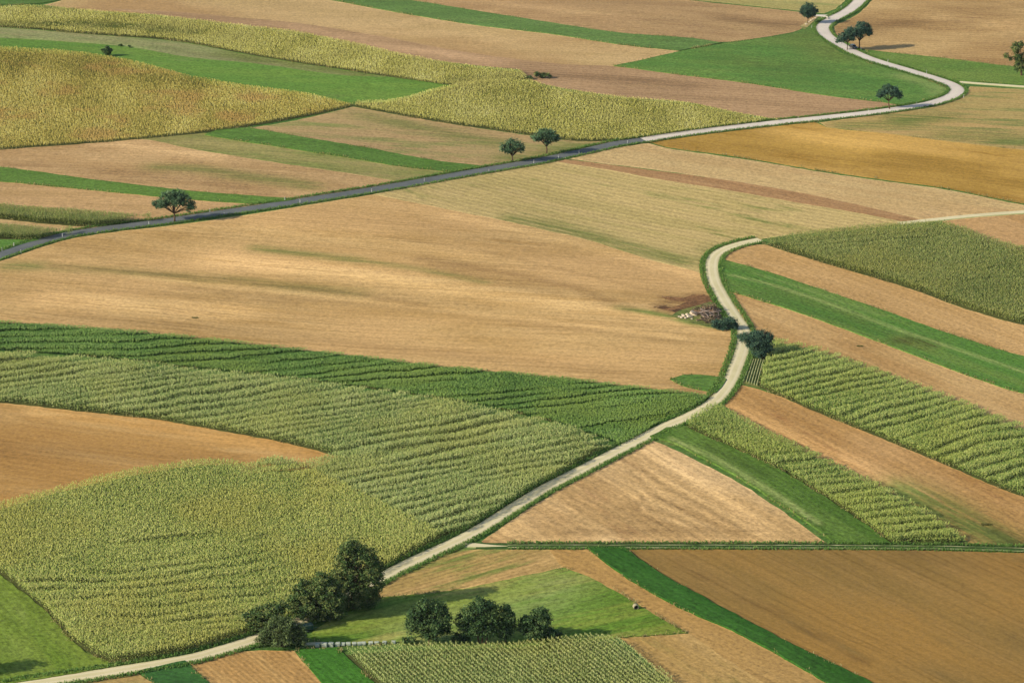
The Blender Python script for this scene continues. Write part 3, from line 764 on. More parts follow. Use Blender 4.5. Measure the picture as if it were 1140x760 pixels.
# --- soy and maize, left
M2t = [(EXL, 356), (0, 359.5), (142, 369.5), (249, 380.5), (400, 397.5), (477, 407), (619, 421.5), (725, 433.5), (770, 439.5), (790, 443.5)]
M2r = [(779, 450), (742, 467), (704, 490), (690, 497)]
M2b = [(686, 494), (636, 476), (583, 462), (512, 447.5), (455, 439), (370, 427), (284, 417), (213, 410), (142, 401), (0, 390), (EXL, 385)]
P_soy = field('soy_ground', 'green ground under the dark green crop', M['soil_green'], M2t + M2r + M2b)
M3b = [(EXL, 446), (0, 449), (85, 458), (170, 467), (263, 483), (320, 494), (378, 508.5)]
P_m3 = field('maize_ground', 'ground under the large grey green maize', M['soil'],
             [(EXL, 385)] + [(x, y, 1) for x, y in [(0, 389), (142, 400), (213, 409), (284, 416), (370, 426), (455, 438), (512, 446.5), (583, 461), (636, 475), (683, 493)]] +
             [(668, 503), (620, 531), (580, 554), (540, 579), (510, 594), (487, 597), (445, 576), (409, 558), (370, 540), (340, 524), (305, 516), (275, 519, .9), (300, 517, 1), (340, 513, 1)] + M3b[::-1], crop_h=2.0)
P_m4 = field('maize_ground', 'ground under the large yellow green maize at the lower left', M['soil'],
             [(EXL, 544, 1), (-70, 575, 1), (0, 559, 1), (60, 543, 1), (142, 524, 1), (227, 511, 1), (256, 512, 1), (278, 518, .8), (305, 516), (340, 524), (370, 540), (409, 558), (445, 576), (487, 597),
              (494, 597.5), (440, 628), (400, 650), (360, 672), (320, 692), (284, 703), (249, 715), (199, 728), (160, 734.5), (126, 738), (89, 721), (53, 682), (0, 640), (EXL, 545)], crop_h=2.0)
field('stubble_field', 'orange tan field wedge at the left edge between two maize fields',
      field_mat('t11', (204, 165, 104), (190, 147, 84), ((0, 470), (250, 500)), c4=(176, 134, 74), rows=.10, grain=.12),
      M3b + [(345, 522), (300, 525), (275, 528), (256, 519), (227, 518), (142, 531), (60, 550), (0, 567), (-70, 583), (EXL, 548)],
      streaks=[('pale', [(40, 458), (180, 474), (330, 504)], 4, .7), ('dark', [(0, 500), (120, 506), (250, 516)], 7, .4)])
field('meadow', 'bright green meadow at the lower left edge', grass_mat('g5', (106, 130, 44), (120, 140, 54), ((20, 660), (100, 740)), c3=(134, 150, 70), p3=(.55, .8), broad=.03),
      [(EXL, 545), (0, 640), (53, 683), (89, 722), (126, 739), (160, 736), (100, 747), (40, 757), (-10, 766), (EXL, 784)])

# --- lower edge
field('stubble_field', 'tan sliver below the gravel road at the lower left',
      field_mat('t12', (180, 150, 92), (166, 142, 84), ((100, 760), (150, 750)), c3=(130, 134, 70), p3=(.5, .7)),
      [(60, 764), (110, 755), (152, 747.5), (174, 762), (196, 780), (230, 810), (20, 810)])
field('grass_strip', 'small green strip at the lower edge left of the tan plot', grass_mat('g6', (64, 108, 50), (58, 100, 46), ((160, 745), (230, 758))),
      [(153, 747), (180, 741), (206, 735.5), (233, 760), (252, 780), (280, 810), (230, 810), (196, 780), (174, 762)])
field('stubble_field', 'small orange tan plot with planting rows at the lower edge',
      field_mat('t13', (196, 158, 98), (184, 144, 86), ((260, 728), (300, 760)), rows=.16, period=1.3),
      [(206, 735.5), (232, 730.5), (258, 725.3), (290, 724), (327, 724), (359, 760), (376, 780), (400, 810), (280, 810), (252, 780), (233, 760)])
field('grass_strip', 'vivid green plot beside the white block row', grass_mat('g7', (70, 120, 40), (80, 130, 46), ((340, 724), (380, 760))),
      [(327, 723.5), (350, 722.3), (376, 721.2), (416, 760), (436, 780), (466, 810), (400, 810), (376, 780), (359, 760)])
P_m6 = field('maize_ground', 'ground under the striped maize at the lower edge', M['soil'],
             [(377, 722), (381, 719, 1), (420, 716.5, 1), (459, 714.5, 1), (512, 714, 1), (569, 712, 1), (619, 707, 1), (645, 704, 1), (668, 703, 1), (682, 706, 1), (692, 711, .9), (746, 760), (768, 780), (800, 810), (470, 810), (438, 780), (418, 760)], crop_h=2.1)
field('meadow', 'sloping yellow green meadow behind the three dark trees', grass_mat('g8', (104, 138, 46), (134, 150, 60), ((440, 700), (620, 660)), c3=(168, 164, 86), p3=(.52, .68), streak=1.6, broad=.05),
      [(340, 712), (352, 700), (376, 686), (410, 668), (440, 664), (480, 660.5), (526, 653.5), (575, 643), (629, 632), (660, 645), (700, 667), (735, 688), (766, 704.5), (735, 706.5), (692, 709.5), (640, 712), (560, 716), (460, 717), (380, 717)],
      streaks=[('pale', [(470, 702), (540, 690), (600, 668), (622, 650)], 9, .55), ('dark', [(640, 645), (700, 680), (745, 702)], 5, .35)])
field('stubble_field', 'tan sprouting plot between the gravel junction and the meadow',
      field_mat('t14', (188, 154, 96), (174, 146, 86), ((450, 652), (560, 620)), c3=(126, 132, 64), p3=(.50, .62), rows=.24, period=1.6),
      [(438, 644), (470, 628.5), (495, 615.5), (515, 612), (560, 611.2), (612, 611), (629, 631), (575, 642.6), (526, 653), (480, 660), (440, 663.5), (412, 667)])
field('stubble_field', 'long tan strip left of the vivid green band',
      field_mat('t15', (188, 152, 92), (176, 140, 82), ((660, 640), (850, 735)), c4=(180, 142, 82), rows=.12),
      [(611, 611), (655, 610.6), (676, 628), (700, 645), (740, 668), (770, 683), (829, 709), (918, 759), (952, 780), (1000, 810), (860, 810), (805, 765), (766, 705), (735, 688.5), (700, 667.5), (660, 645.5), (629, 632)])
field('stubble_field', 'brown tan plot right of the striped maize',
      field_mat('t16', (176, 142, 80), (188, 154, 94), ((720, 715), (800, 765)), c3=(146, 134, 72), p3=(.55, .75)),
      [(690, 710), (735, 707), (768, 705), (800, 728), (845, 757), (875, 780), (910, 810), (800, 810), (768, 780), (746, 760)])
G9a = [(654, 610.3), (694, 610.3), (716, 627), (740, 642.5), (770, 659), (811, 681), (882, 718.5), (967, 759), (1010, 780), (1070, 810)]
field('lucerne_strip', 'vivid dark green band sweeping to the lower edge', grass_mat('g9', (48, 92, 28), (58, 102, 36), ((700, 630), (900, 735)), c3=(64, 124, 56), p3=(.6, .8)),
      G9a + [(1000, 810), (952, 780), (918, 759), (829, 709), (770, 683), (740, 668), (700, 645), (676, 628)])
field('stubble_field', 'large brown field filling the lower right corner',
      field_mat('t17', (157, 125, 69), (146, 117, 62), ((760, 640), (950, 740)), c4=(158, 122, 62), c3=(136, 110, 60), p3=(.55, .75), rows=.08, period=3.0, grain=.09, tram=(5.0, .16)),
      [(694, 611), (760, 611), (900, 611.3), (1000, 611.8), (1080, 613.5), (1140, 615.5), (EXR, 618.5), (EXR, 810), (1070, 810), (1010, 780), (967, 759), (882, 718.5), (811, 681), (770, 659), (740, 642.5), (716, 627)],
      streaks=[('dark', [(755, 624), (800, 650), (860, 680), (960, 735)], 1.2, .55), ('dark', [(1050, 616), (1140, 622), (1190, 640)], 16, .2)])
# --- centre right
field('stubble_field', 'tan triangular field in the fork of the gravel roads',
      field_mat('t18', (204, 168, 112), (190, 154, 100), ((740, 510), (880, 590)), c4=(210, 176, 124), c3=(168, 128, 84), p3=(.55, .75), rows=.16, grain=.17),
      [(536, 602.5), (560, 586), (604, 556), (660, 525.5), (700, 503), (722, 488.5), (740, 495), (790, 520), (829, 541), (880, 575), (921, 605), (800, 605), (640, 604.6), (560, 604.5), (540, 604.5)],
      step=1.6, streaks=[('pale', [(722, 500), (760, 526), (800, 550), (840, 580), (850, 592)], 2.6, 1.1), ('pale', [(560, 594), (640, 560), (690, 548)], 5, .5), ('pale', [(600, 601), (860, 601)], 1.6, .9)]
      + [('dark', [(720 - k * 3, 497 + k * 12), (745 - k * 6, 512 + k * 13), (880 - k * 26, 592 - k * 1.5)], .55, .55) for k in (1, 2, 3, 4, 5)]
      + [('pale', [(718 - k * 3, 502 + k * 12), (742 - k * 6, 519 + k * 13), (872 - k * 26, 592 - k * 1.5)], .8, .7) for k in (1, 2, 3, 4)]
      + [('dark', [(880 - k * 26, 592 - k * 1.5), (610 + k * 12, 594 - k * 1.5)], .5, .4) for k in (1, 2, 3)]
      + [('dark', [(715 - k * 3, 500 + k * 10), (560 + k * 14, 592 - k * 1.5)], .5, .35) for k in (1, 2, 3, 4)])
field('lucerne_strip', 'dark green band beside the tan triangle', grass_mat('g10', (80, 112, 42), (96, 124, 52), ((780, 500), (930, 590)), c3=(96, 132, 66), p3=(.62, .8)),
      [(724, 487), (742, 477), (762, 476), (793, 490), (832, 507), (871, 525.5), (939, 568), (965, 586), (992, 605.5), (930, 605.5), (882, 570.5), (829, 536.5), (785, 512), (750, 494)],
      streaks=[('pale', [(748, 490), (790, 509), (829, 531), (882, 564), (910, 584)], 1.0, .9), ('dark', [(790, 499), (850, 530)], 3, .5)], step=1.6)
P_m5 = field('maize_ground', 'ground under the maize band right of the dark green band', M['soil'],
             [(762, 476), (781, 463), (797, 455), (806, 456, .5), (840, 471, 1), (882, 490, 1), (940, 518, 1), (989, 543, 1), (1042, 573.5, 1), (1076, 597, 1), (1077, 604.5), (992, 605.5), (965, 586), (939, 568), (871, 525.5), (832, 507), (793, 490)], crop_h=1.9)
field('stubble_field', 'tan strip between the two right hand maize bands',
      field_mat('t19', (192, 150, 92), (178, 136, 80), ((850, 450), (1080, 570)), c4=(198, 158, 104), c3=(158, 112, 66), p3=(.55, .75), rows=.16),
      [(806, 451), (815, 439), (826, 428.5), (846, 433.5), (880, 446), (910, 459), (989, 491), (1045, 514), (1140, 553), (EXR, 582), (EXR, 612), (1140, 607), (1078, 606), (1077, 603), (1042, 580), (989, 550), (940, 525), (882, 497), (840, 478)],
      streaks=[('pale', [(815, 455), (880, 485), (960, 522), (1010, 548)], 3.5, 1.0), ('green', [(1000, 546), (1045, 566), (1085, 590), (1115, 602)], 8, 1.0), ('dark', [(1090, 578), (1106, 590)], 1.3, 1.0), ('dark', [(1125, 603), (1150, 606)], 3, .8)])
P_m7 = field('maize_ground', 'ground under the large striped maize right of the lone bush', M['soil'],
             [(853, 402), (862, 383), (868, 378, .9), (910, 387, 1), (950, 400, 1), (989, 414, 1), (1060, 440, 1), (1140, 472, 1), (EXR, 501, 1), (EXR, 582), (1140, 553), (1045, 514), (989, 491), (910, 459), (880, 446), (846, 432)], crop_h=1.9)
field('vegetable_plot', 'small plot of pale crop rows beside the gravel road', field_mat('plot', (120, 124, 66), (98, 108, 52), DR),
      [(834, 399), (853, 400), (846, 432), (826, 427)])
field('stubble_field', 'tan strip between the green band and the striped maize on the right',
      field_mat('t20', (200, 162, 104), (186, 146, 90), DR, c4=(204, 168, 112), rows=.10),
      [(812, 324.5), (840, 333), (882, 346), (989, 385), (1060, 412), (1140, 438.6), (EXR, 462), (EXR, 512), (1140, 480), (1060, 448), (989, 421), (910, 393), (865, 381), (848, 376), (833, 367), (822, 349)],
      streaks=[('dark', [(954, 384), (962, 387)], 1.5, .8)])
field('grass_strip', 'bright green band crossing the tan strips on the right', grass_mat('g11', (88, 128, 52), (106, 134, 60), DR, c3=(110, 142, 70), p3=(.64, .8)),
      [(803, 289), (840, 299), (900, 318), (989, 348), (1060, 373), (1140, 397), (EXR, 419), (EXR, 462), (1140, 438.6), (1060, 412), (989, 385), (882, 346), (840, 333), (812, 324.5), (804, 310), (799, 297)],
      streaks=[('pale', [(814, 307), (860, 318), (920, 338), (1000, 368), (1140, 415)], 1.0, .75), ('pale', [(840, 305), (900, 324), (980, 352)], .8, .35), ('dark', [(850, 330), (930, 355), (1000, 376)], 4, .25),
               ('green', [(860, 322), (960, 358)], 3, .3), ('dark', [(1002, 381), (1020, 378), (1034, 384)], 3, .9), ('green', [(1005, 380), (1036, 386)], 4, 1.0)], step=1.6)
field('stubble_field', 'tan strip below the upper right maize',
      field_mat('t21', (202, 164, 108), (190, 152, 96), DR, rows=.08),
      [(803, 288), (812, 279), (829, 273.5), (852, 272.5), (893, 286), (953, 303.6), (1017, 323), (1081, 346), (1140, 362), (EXR, 382), (EXR, 419), (1140, 397), (1060, 373), (989, 348), (900, 318), (840, 299)])
P_m1 = field('maize_ground', 'ground under the upper right maize', M['soil'],
             [(846, 270.5), (852, 267.5, .8), (889, 259, 1), (953, 252, 1), (1010, 248.5, 1), (1052, 246.6, 1), (1075, 254, 1), (1095, 262, 1), (1140, 273.4, 1), (EXR, 291, 1), (EXR, 382), (1140, 362), (1081, 346), (1017, 323), (953, 303.6), (893, 286), (854, 273)], crop_h=2.0)
field('stubble_field', 'tan field at the right edge above the maize',
      field_mat('t22', (200, 160, 106), (188, 148, 94), DR, rows=.06),
      [(1048, 246.5), (1090, 242), (1140, 239), (EXR, 235.5), (EXR, 302), (1140, 281), (1095, 270), (1068, 258)])

# --- tall crops of the far land
P_s3 = field('sunflower_ground', 'ground under the big yellow crop on the left', M['soil'],
             [(EXL, 48, 1), (0, 51, 1), (60, 54, 1), (107, 59, 1), (160, 69, 1), (213, 83, 1), (266, 92, 1), (337, 102, 1), (391, 114, 1), (394, 118), (355, 127), (300, 137), (235, 147), (163, 154.5), (78, 161.5), (0, 167), (EXL, 177)], crop_h=1.4)
P_s1 = field('sunflower_ground', 'ground under the far yellow crop strip', M['soil'],
             [(EXL, 8, 1), (0, 6, 1), (50, 5, 1), (100, 10, 1), (190, 17, 1), (270, 26.5, 1), (330, 33.5, 1), (370, 41.5, 1), (400, 47, 1), (441, 57, 1), (519, 71, 1), (580, 76.5, 1), (588, 89), (508, 96), (441, 87), (400, 81), (284, 62.5), (199, 46.5), (107, 39), (0, 30.5), (EXL, 28)], crop_h=1.4)
P_s2 = field('sunflower_ground', 'ground under the yellow crop beside the paved road', M['soil'],
             [(508, 96), (560, 91.5), (590, 87.5, 1), (619, 96, 1), (690, 106, 1), (770, 113.2, 1), (811, 122, 1), (868, 132, 1), (862, 134), (840, 137.5), (780, 145), (722, 153), (690, 157), (660, 157.5), (633, 156.5), (569, 147.5), (498, 137.5), (434, 126.5), (395, 119), (398, 115), (440, 112.5)], crop_h=1.4)
field('meadow', 'green grassland curving between the two yellow crops', lift=0, mat=grass_mat('g1', (112, 144, 58), (100, 138, 54), DL, c3=(124, 142, 80), p3=(.55, .8)), pts=
      [(EXL, 28), (0, 30.5), (107, 39), (199, 46.5), (284, 62.5), (400, 81), (441, 87), (508, 96), (440, 112.5), (398, 115), (337, 109), (266, 99), (213, 90), (160, 75), (107, 64), (0, 57), (EXL, 53)])
field('dry_grass', 'pale dry grass band along the far yellow strip', grass_mat('g1b', (150, 152, 98), (134, 142, 86), DL, c3=(166, 150, 108), p3=(.5, .7)),
      [(EXL, 28.5), (0, 31), (107, 39.3), (199, 47), (284, 63), (400, 81.5), (430, 86), (380, 84), (284, 71), (210, 64), (162, 55.5), (135, 51.5), (60, 46), (0, 42.5), (EXL, 39)],
      streaks=[('green', [(250, 60), (330, 73), (420, 86)], 5, 1.0), ('pale', [(0, 41), (60, 45), (135, 50.5), (160, 54)], 1.5, 1.0), ('dark', [(180, 53), (240, 64), (290, 72)], 3, .4)])
P_m9 = field('maize_ground', 'ground under the upper small maize strip at the left', M['soil'],
             [(EXL, 221, 1), (0, 227.4, 1), (50, 231.5, 1), (106, 236, 1), (168, 241.5, 1), (168, 245), (145, 248.5), (106, 252.5), (50, 249.5), (0, 244.5), (EXL, 240)], crop_h=1.9)
P_m8 = field('maize_ground', 'ground under the lower small maize strip at the left', M['soil'],
             [(EXL, 246, 1), (0, 250.5, 1), (40, 253.5, 1), (78, 257, 1), (81, 259), (60, 264), (42, 267.8), (0, 266.8), (EXL, 264)], crop_h=1.9)
field('dry_grass', 'pale dry bank beside the dark round tree on the far road', grass_mat('bank', (196, 176, 120), (170, 150, 96), DL, c3=(110, 124, 66), p3=(.5, .7)),
      [(890, 30), (897, 25), (906, 20), (914, 17.5), (908, 22), (901, 28), (896, 33)])
field('dry_grass', 'pale dry patch at the foot of the left roadside tree', grass_mat('bank2', (190, 170, 118), (172, 158, 100), DL),
      [(570, 180), (573, 178), (579, 177.5), (580, 179), (574, 181)])

def veg(key, d, **k): return dict(d=d, **k)
plants('soy_crop', 'dark green low crop with wavy ridges across the left and centre', 'crop', M['soy'], P_soy, ((0, 380), (300, 410)), row=0.5, gap=0.42, h=1.0,
       leaves=4, ll=0.36, lw=0.26, jit=.1, rise=.25, ridge=(((400, 432), (560, 418)), 6.2, .28, .8), seed=21, lowest=.45)
plants('maize_crop', 'grey green maize with wavy ridges on the left', 'crop', M['maize'], P_m3, ((0, 430), (300, 462)), leaves=5, tassel=.85,
       ridge=(((100, 425), (240, 404)), 4.6, .50, .75), seed=22)
plants('maize_crop', 'yellow green maize at the lower left beside the bright meadow', 'crop', M['maize_yellow'], P_m4, ((20, 650), (120, 735)), leaves=5, tassel=.85,
       ridge=(((140, 560), (330, 540)), 6.0, .52, .5), seed=23, row=.8, ll=.48)
plants('maize_crop', 'striped maize at the lower edge in front of the three dark trees', 'crop', M['maize'], P_m6, ((377, 722), (418, 760)), row=1.05, gap=.32, jit=.05, leaves=5, tassel=.8, h=2.1, hvar=.06, ll=.38, lw=.13, seed=24)
plants('maize_crop', 'maize band right of the dark green band', 'crop', M['maize_fresh'], P_m5, ((830, 480), (1000, 570)), leaves=5, tassel=.85, h=2.2,
       ridge=(((850, 505), (960, 498)), 4.2, .56, .7), seed=25)
plants('maize_crop', 'large striped maize right of the lone roadside bush', 'crop', M['maize_fresh'], P_m7, ((900, 420), (1100, 500)), leaves=5, tassel=.85, h=2.2,
       ridge=(((900, 425), (1010, 400)), 4.6, .50, .8), seed=26)
plants('maize_crop', 'dark green maize at the upper right', 'crop', M['maize_dark'], P_m1, ((900, 280), (1100, 345)), leaves=5, tassel=.8, h=2.4,
       ridge=(((960, 300), (1100, 290)), 4.5, .72, .5), seed=27)
plants('maize_crop', 'upper of the two small maize strips left of the lone spreading tree', 'crop', M['maize_dark'], P_m9, DL, row=.6, gap=.3, leaves=5, tassel=.8, seed=28)
plants('maize_crop', 'lower of the two small maize strips beside the paved road', 'crop', M['maize_dark'], P_m8, DL, row=.6, gap=.3, leaves=5, tassel=.8, seed=29)
SUN = dict(row=.8, gap=.46, jit=.16, leaves=4, ll=.40, lw=.22, rise=.25, head=.34, h=1.25, hvar=.07, lowest=.45)
plants('sunflower_crop', 'big golden yellow crop at the left', 'crop', M['sunflower'], P_s3, ((0, 130), (200, 125)), seed=31, bands=[([(20, 72), (80, 74), (160, 84), (220, 92)], 14, -.35)], ridge=(((0, 120), (300, 118)), 7.0, .6, .4), **SUN)
plants('sunflower_crop', 'far yellow crop strip above the curving grassland', 'crop', M['sunflower_green'], P_s1, DL, seed=32, bands=[([(10, 29.5), (80, 29), (150, 32), (215, 38.5)], 5, -1.0), ([(50, 10), (82, 11)], 4, -.8), ([(500, 92), (560, 89)], 5, -.5)], **SUN)
plants('sunflower_crop', 'yellow crop between the brown strip and the paved road', 'crop', M['sunflower_green'], P_s2, ((500, 110), (700, 130)), seed=33, **SUN)

# ------------------------------------------------------------------ roads
R1a = [(EXL, 322), (-70, 306), (0, 284.5), (40, 270.5), (80, 260.5), (120, 254.5), (165, 249), (200, 244.3), (260, 235.3), (320, 226.4), (380, 217), (440, 207.4), (500, 196.5), (560, 186.2), (600, 179.3), (650, 168.5), (690, 159.6), (716, 156)]
R1b = [(716, 156), (740, 152), (800, 144), (860, 137.2), (920, 131.2), (965, 126.2), (990, 122.9), (1015, 119.3), (1035, 115.8), (1051, 111), (1063, 105.8), (1067.5, 101), (1063.5, 96.5), (1054, 92), (1040, 87.3), (1020, 81.4), (1000, 75.2), (975, 68), (954, 60), (942, 54), (928, 45.5), (918, 38), (914.5, 30.5), (921, 24.5), (934, 18), (948, 10), (957, 1), (972, -14), (990, -30)]
R2 = [(846, 267), (828, 270.8), (811, 275.5), (799, 281.5), (793.5, 288), (792, 297), (794.5, 311), (802, 327), (811, 341.5), (820, 355), (827.5, 367), (829, 378), (826, 391), (820.5, 406), (814, 422.5), (806, 435), (796, 446.5), (775, 460), (740, 475), (711, 490), (650, 521.5), (604, 545), (576, 562), (538, 586.3), (518.6, 597.5), (500, 606.3), (468, 620.8), (440, 634.5), (400, 656), (360, 678), (320, 697.5), (284, 711.8), (248.7, 722.6), (213, 732.5), (156, 742.3), (99.5, 751.5), (32, 761), (-20, 770), (EXL, 788)]
T3 = [(506, 605), (530, 607.3), (565, 607.8), (620, 608), (760, 608), (900, 608.3), (1000, 608.8), (1080, 610), (1140, 611.8), (EXR, 614.5)]
asph = road_mat('asphalt', (112, 116, 114), (96, 102, 100), edge=(124, 122, 100), track=(104, 108, 106))
pale = road_mat('chip_seal', (232, 220, 200), (216, 206, 188), edge=(196, 190, 150), track=(226, 210, 196))
grav = road_mat('gravel', (226, 214, 166), (214, 202, 152), edge=(176, 180, 120), track=(236, 222, 182))
ribbon('paved_road', 'dark paved road running up from the left edge', 'road', asph, R1a, 5.0, seed=5)
ribbon('paved_road', 'pale winding road with a sharp bend at the upper right', 'road', pale, R1b, 5.0, seed=6)
ribbon('gravel_road', 'cream gravel road winding down to the lower left corner', 'road', grav, R2, 3.7, seed=7)
ribbon('field_track', 'pale gravel start of the field track at the junction', 'path', grav, T3[:3], 2.2, lift=0.10, taper=.05, seed=8)
rut = plain_mat('rut', (196, 188, 146), 0.95, 0.05, 0.2, 0.3, c2=(120, 126, 78))
grass_track = grass_mat('track_grass', (52, 80, 34), (66, 92, 42), ((600, 608), (800, 608)))
ribbon('track_grass', 'dark grass along the field track crossing the right', 'grass', grass_track, T3[1:], 3.4, lift=0.05, seed=9)
ribbon('track_rut', 'pale wheel rut on the far side of the field track', 'path', rut, T3[2:], 0.30, lift=0.10, skirt=.15, offset=-0.75, wob=.18, camber=.01, seed=10)
ribbon('track_rut', 'pale wheel rut on the near side of the field track', 'path', rut, T3[2:], 0.30, lift=0.10, skirt=.15, offset=0.75, wob=.18, camber=.01, seed=11)
ribbon('field_track', 'thin pale track leaving the far bend to the right', 'path', grav, [(1068, 91.5), (1090, 93.3), (1115, 95), (1140, 96.8), (EXR, 102)], 2.3, seed=12)
ribbon('field_track', 'thin pale track above the upper right maize', 'path', grav, [(1000, 249), (1030, 246), (1060, 242.6), (1090, 239.8), (1140, 236.2), (EXR, 232.5)], 2.5, seed=13)
ribbon('field_track', 'short pale driveway beside the dark round tree', 'path', pale, [(905, 17.5), (915, 17), (926, 18.5), (936, 16.5)], 2.6, lift=.10, seed=14)
ribbon('field_track', 'white gravel strip between the meadow and the striped maize', 'path', grav, [(338, 716.6), (380, 714.8), (440, 711.8), (500, 710.3), (560, 708.5), (610, 705)], 1.2, lift=.08, seed=15)

# rough grass standing along the roads and field edges
def strip_poly(pts, o0, o1):
    q, xs, ys = centreline(pts)
    tx, ty = np.gradient(xs), np.gradient(ys); L = np.hypot(tx, ty); tx, ty = tx / L, ty / L
    a = np.column_stack([xs + ty * o0, ys - tx * o0]); b = np.column_stack([xs + ty * o1, ys - tx * o1])
    return np.concatenate([a, b[::-1]])
def verge(label, pts, o0, o1, seed, h=.11):
    plants('verge_grass', label, 'grass', M['verge'], strip_poly(pts, o0, o1), 0.3, row=.36, gap=.36, h=h, leaves=3, ll=.42, lw=.17, jit=.15, rise=.7, hvar=.35, lowest=.2, seed=seed, thin=.15)
verge('rough grass along the near side of the dark paved road', R1a, 2.7, 4.0, 51)
verge('rough grass along the far side of the dark paved road', R1a, -4.2, -2.7, 52)
verge('rough grass along the outer side of the pale winding road', R1b, 2.7, 4.0, 53)
verge('rough grass along the inner side of the pale winding road', R1b, -4.2, -2.7, 54)
verge('rough grass along the right side of the gravel road', R2[::-1], 2.05, 3.6, 55)
verge('rough grass along the left side of the gravel road', R2[::-1], -3.8, -2.05, 56)
verge('rough grass along the far edge of the field track', T3[2:], -2.3, -1.25, 57, .1)
verge('rough grass along the near edge of the field track', T3[2:], 1.2, 2.1, 58, .1)

def edge_tufts():
    rng = np.random.default_rng(77); XS, YS = [], []
    for (poly, lay), nm in zip(PLACED, NAMES):
        if nm in ('stubble_field', 'ploughed_strip', 'disturbed_soil', 'dry_grass', 'vegetable_plot'): continue
        a, b = poly, np.roll(poly, -1, 0); L = np.linalg.norm(b - a, axis=1)
        n = rng.poisson(L * 2.4)
        i = np.repeat(np.arange(len(poly)), n); t = rng.random(len(i))
        p = a[i] + (b[i] - a[i]) * t[:, None] + rng.normal(0, .38, (len(i), 2))
        XS.append(p[:, 0]); YS.append(p[:, 1])
    X, Y = np.concatenate(XS), np.concatenate(YS)
    k = (vnoise(X / 9, Y / 9, 5) * .6 + vnoise(X / 2.5, Y / 2.5, 6) * .4) > .52
    X, Y = X[k], Y[k]
    for R in (R1a, R1b, R2, T3):
        q, xs, ys = centreline(R, 4.0)
        far = seg_dist(X, Y, list(zip(xs, ys))) > 3.0
        X, Y = X[far], Y[far]
    plants('edge_grass', 'ragged tufts of grass along the borders of the fields', 'grass', M['edge'], None, 0.0, h=.22, leaves=3, ll=.34, lw=.13, rise=.8, hvar=.4, lowest=.15, seed=78, xy=(X, Y))
edge_tufts()

# ------------------------------------------------------------------ trees and bushes
RT = 'trees along the paved road'
tree('spreading_tree', 'lone umbrella shaped dark tree on the near verge of the dark paved road', 'tree', (194.3, 247),
     [(-14, 21, 8.5, 6.5), (-6, 27, 9, 8), (3, 29, 9.5, 8.5), (11, 24, 8, 8), (-2, 22, 10, 6.5), (19, 18.5, 5.5, 6), (-20, 19, 4, 4), (16, 14, 3.2, 3.6)], r0=.3, fork=.34, group=RT, dens=.95, lm=M['leaf_road'])
tree('round_tree', 'left and lower of the two dark trees standing beside the middle of the paved road', 'tree', (570.2, 180.8),
     [(-8, 16, 6.2, 6), (0, 20, 8, 7.5), (7.5, 18, 6.5, 7), (10.5, 15, 3.2, 4.2), (-3, 14, 6, 4.5)], r0=.27, fork=.36, group=RT, dens=.95, lm=M['leaf_road'])
tree('round_tree', 'right and wider of the two dark trees standing beside the middle of the paved road', 'tree', (608.4, 172.2),
     [(-11, 19, 7, 5.5), (-3, 23, 8.5, 7.5), (5, 21, 8, 7.5), (11, 18, 5.2, 5), (1, 17, 8, 5)], r0=.27, fork=.40, group=RT, dens=.95, lm=M['leaf_road'])
tree('spreading_tree', 'small umbrella shaped tree with a bent trunk beside the far road bend', 'tree', (990.4, 121.6),
     [(-9, 18, 5.5, 4.8), (-3, 22, 7, 6), (5, 19.5, 6.5, 5.5), (9.5, 16, 4.5, 5), (-12.5, 14.5, 3, 3.4)], r0=.22, fork=.42, lean=-1.5, group=RT, lm=M['leaf_blue'], dens=1.1)
tree('roadside_tree', 'taller of the two overlapping trees above the dark parked car', 'tree', (956.4, 54.8),
     [(-8, 19, 7, 6), (2, 24, 8, 7.5), (9, 21.5, 5.5, 7), (-1, 19, 8, 6), (11, 17.5, 3.6, 3.6)], r0=.27, fork=.40, group=RT, lm=M['leaf_blue'], dens=1.1)
tree('roadside_tree', 'smaller pale trunked tree leaning over the far road left of the taller one', 'tree', (943.2, 56),
     [(-4.5, 14.5, 6.2, 6), (2, 19, 7, 6.5), (-9, 11.5, 4, 4), (8, 19.5, 6, 5.5), (5, 15, 5, 4.5)], r0=.17, fork=.42, group=RT, lm=M['leaf_blue'], dens=1.1)
tree('round_tree', 'dense blue green round tree on the dry bank beside the topmost road bend', 'tree', (899.3, 26.2),
     [(0, 16, 8.5, 8), (-5, 13.5, 5.5, 6.5), (5, 12.5, 5.5, 6), (0, 11, 7.5, 5), (9.5, 14, 2.2, 2)], r0=.2, fork=.32, group=RT, lm=M['leaf_blue'], dens=1.3, fill=.5)
tree('gnarled_tree', 'upright ragged tree with a side bough at the right edge', 'tree', (1137, 84.5),
     [(-8, 31, 5.6, 6.5), (-3, 35, 4.2, 4), (-18, 22, 3.3, 3.2), (-13, 19.5, 3, 2.6), (-4, 21, 6, 7), (-2, 12, 8, 8), (6, 26, 5.5, 6), (9, 16, 7, 8)], r0=.34, fork=.42, dens=1.0, lm=M['leaf_mixed'])
tree('small_tree', 'tiny dark cone shaped tree standing alone on the curving grassland', 'tree', (119.5, 62.6),
     [(0, 5.8, 4.6, 3.9), (0, 9.2, 2.8, 2.4), (-4, 7, 2.4, 1.6), (4, 7, 2.4, 1.6), (0, 3.6, 3, 2.4)], r0=.16, fork=.25, leaf=.5, dens=1.6)
tree('low_bush', 'left of two tiny bushes beside the small cone shaped tree', 'bush', (134, 51.5), [(0, 1.2, 2.2, 1.2)], r0=.06, fork=.5, group='tiny grassland bushes')
tree('low_bush', 'right of two tiny bushes beside the small cone shaped tree', 'bush', (144, 53.4), [(0, 1.2, 1.7, 1.3)], r0=.06, fork=.5, group='tiny grassland bushes')
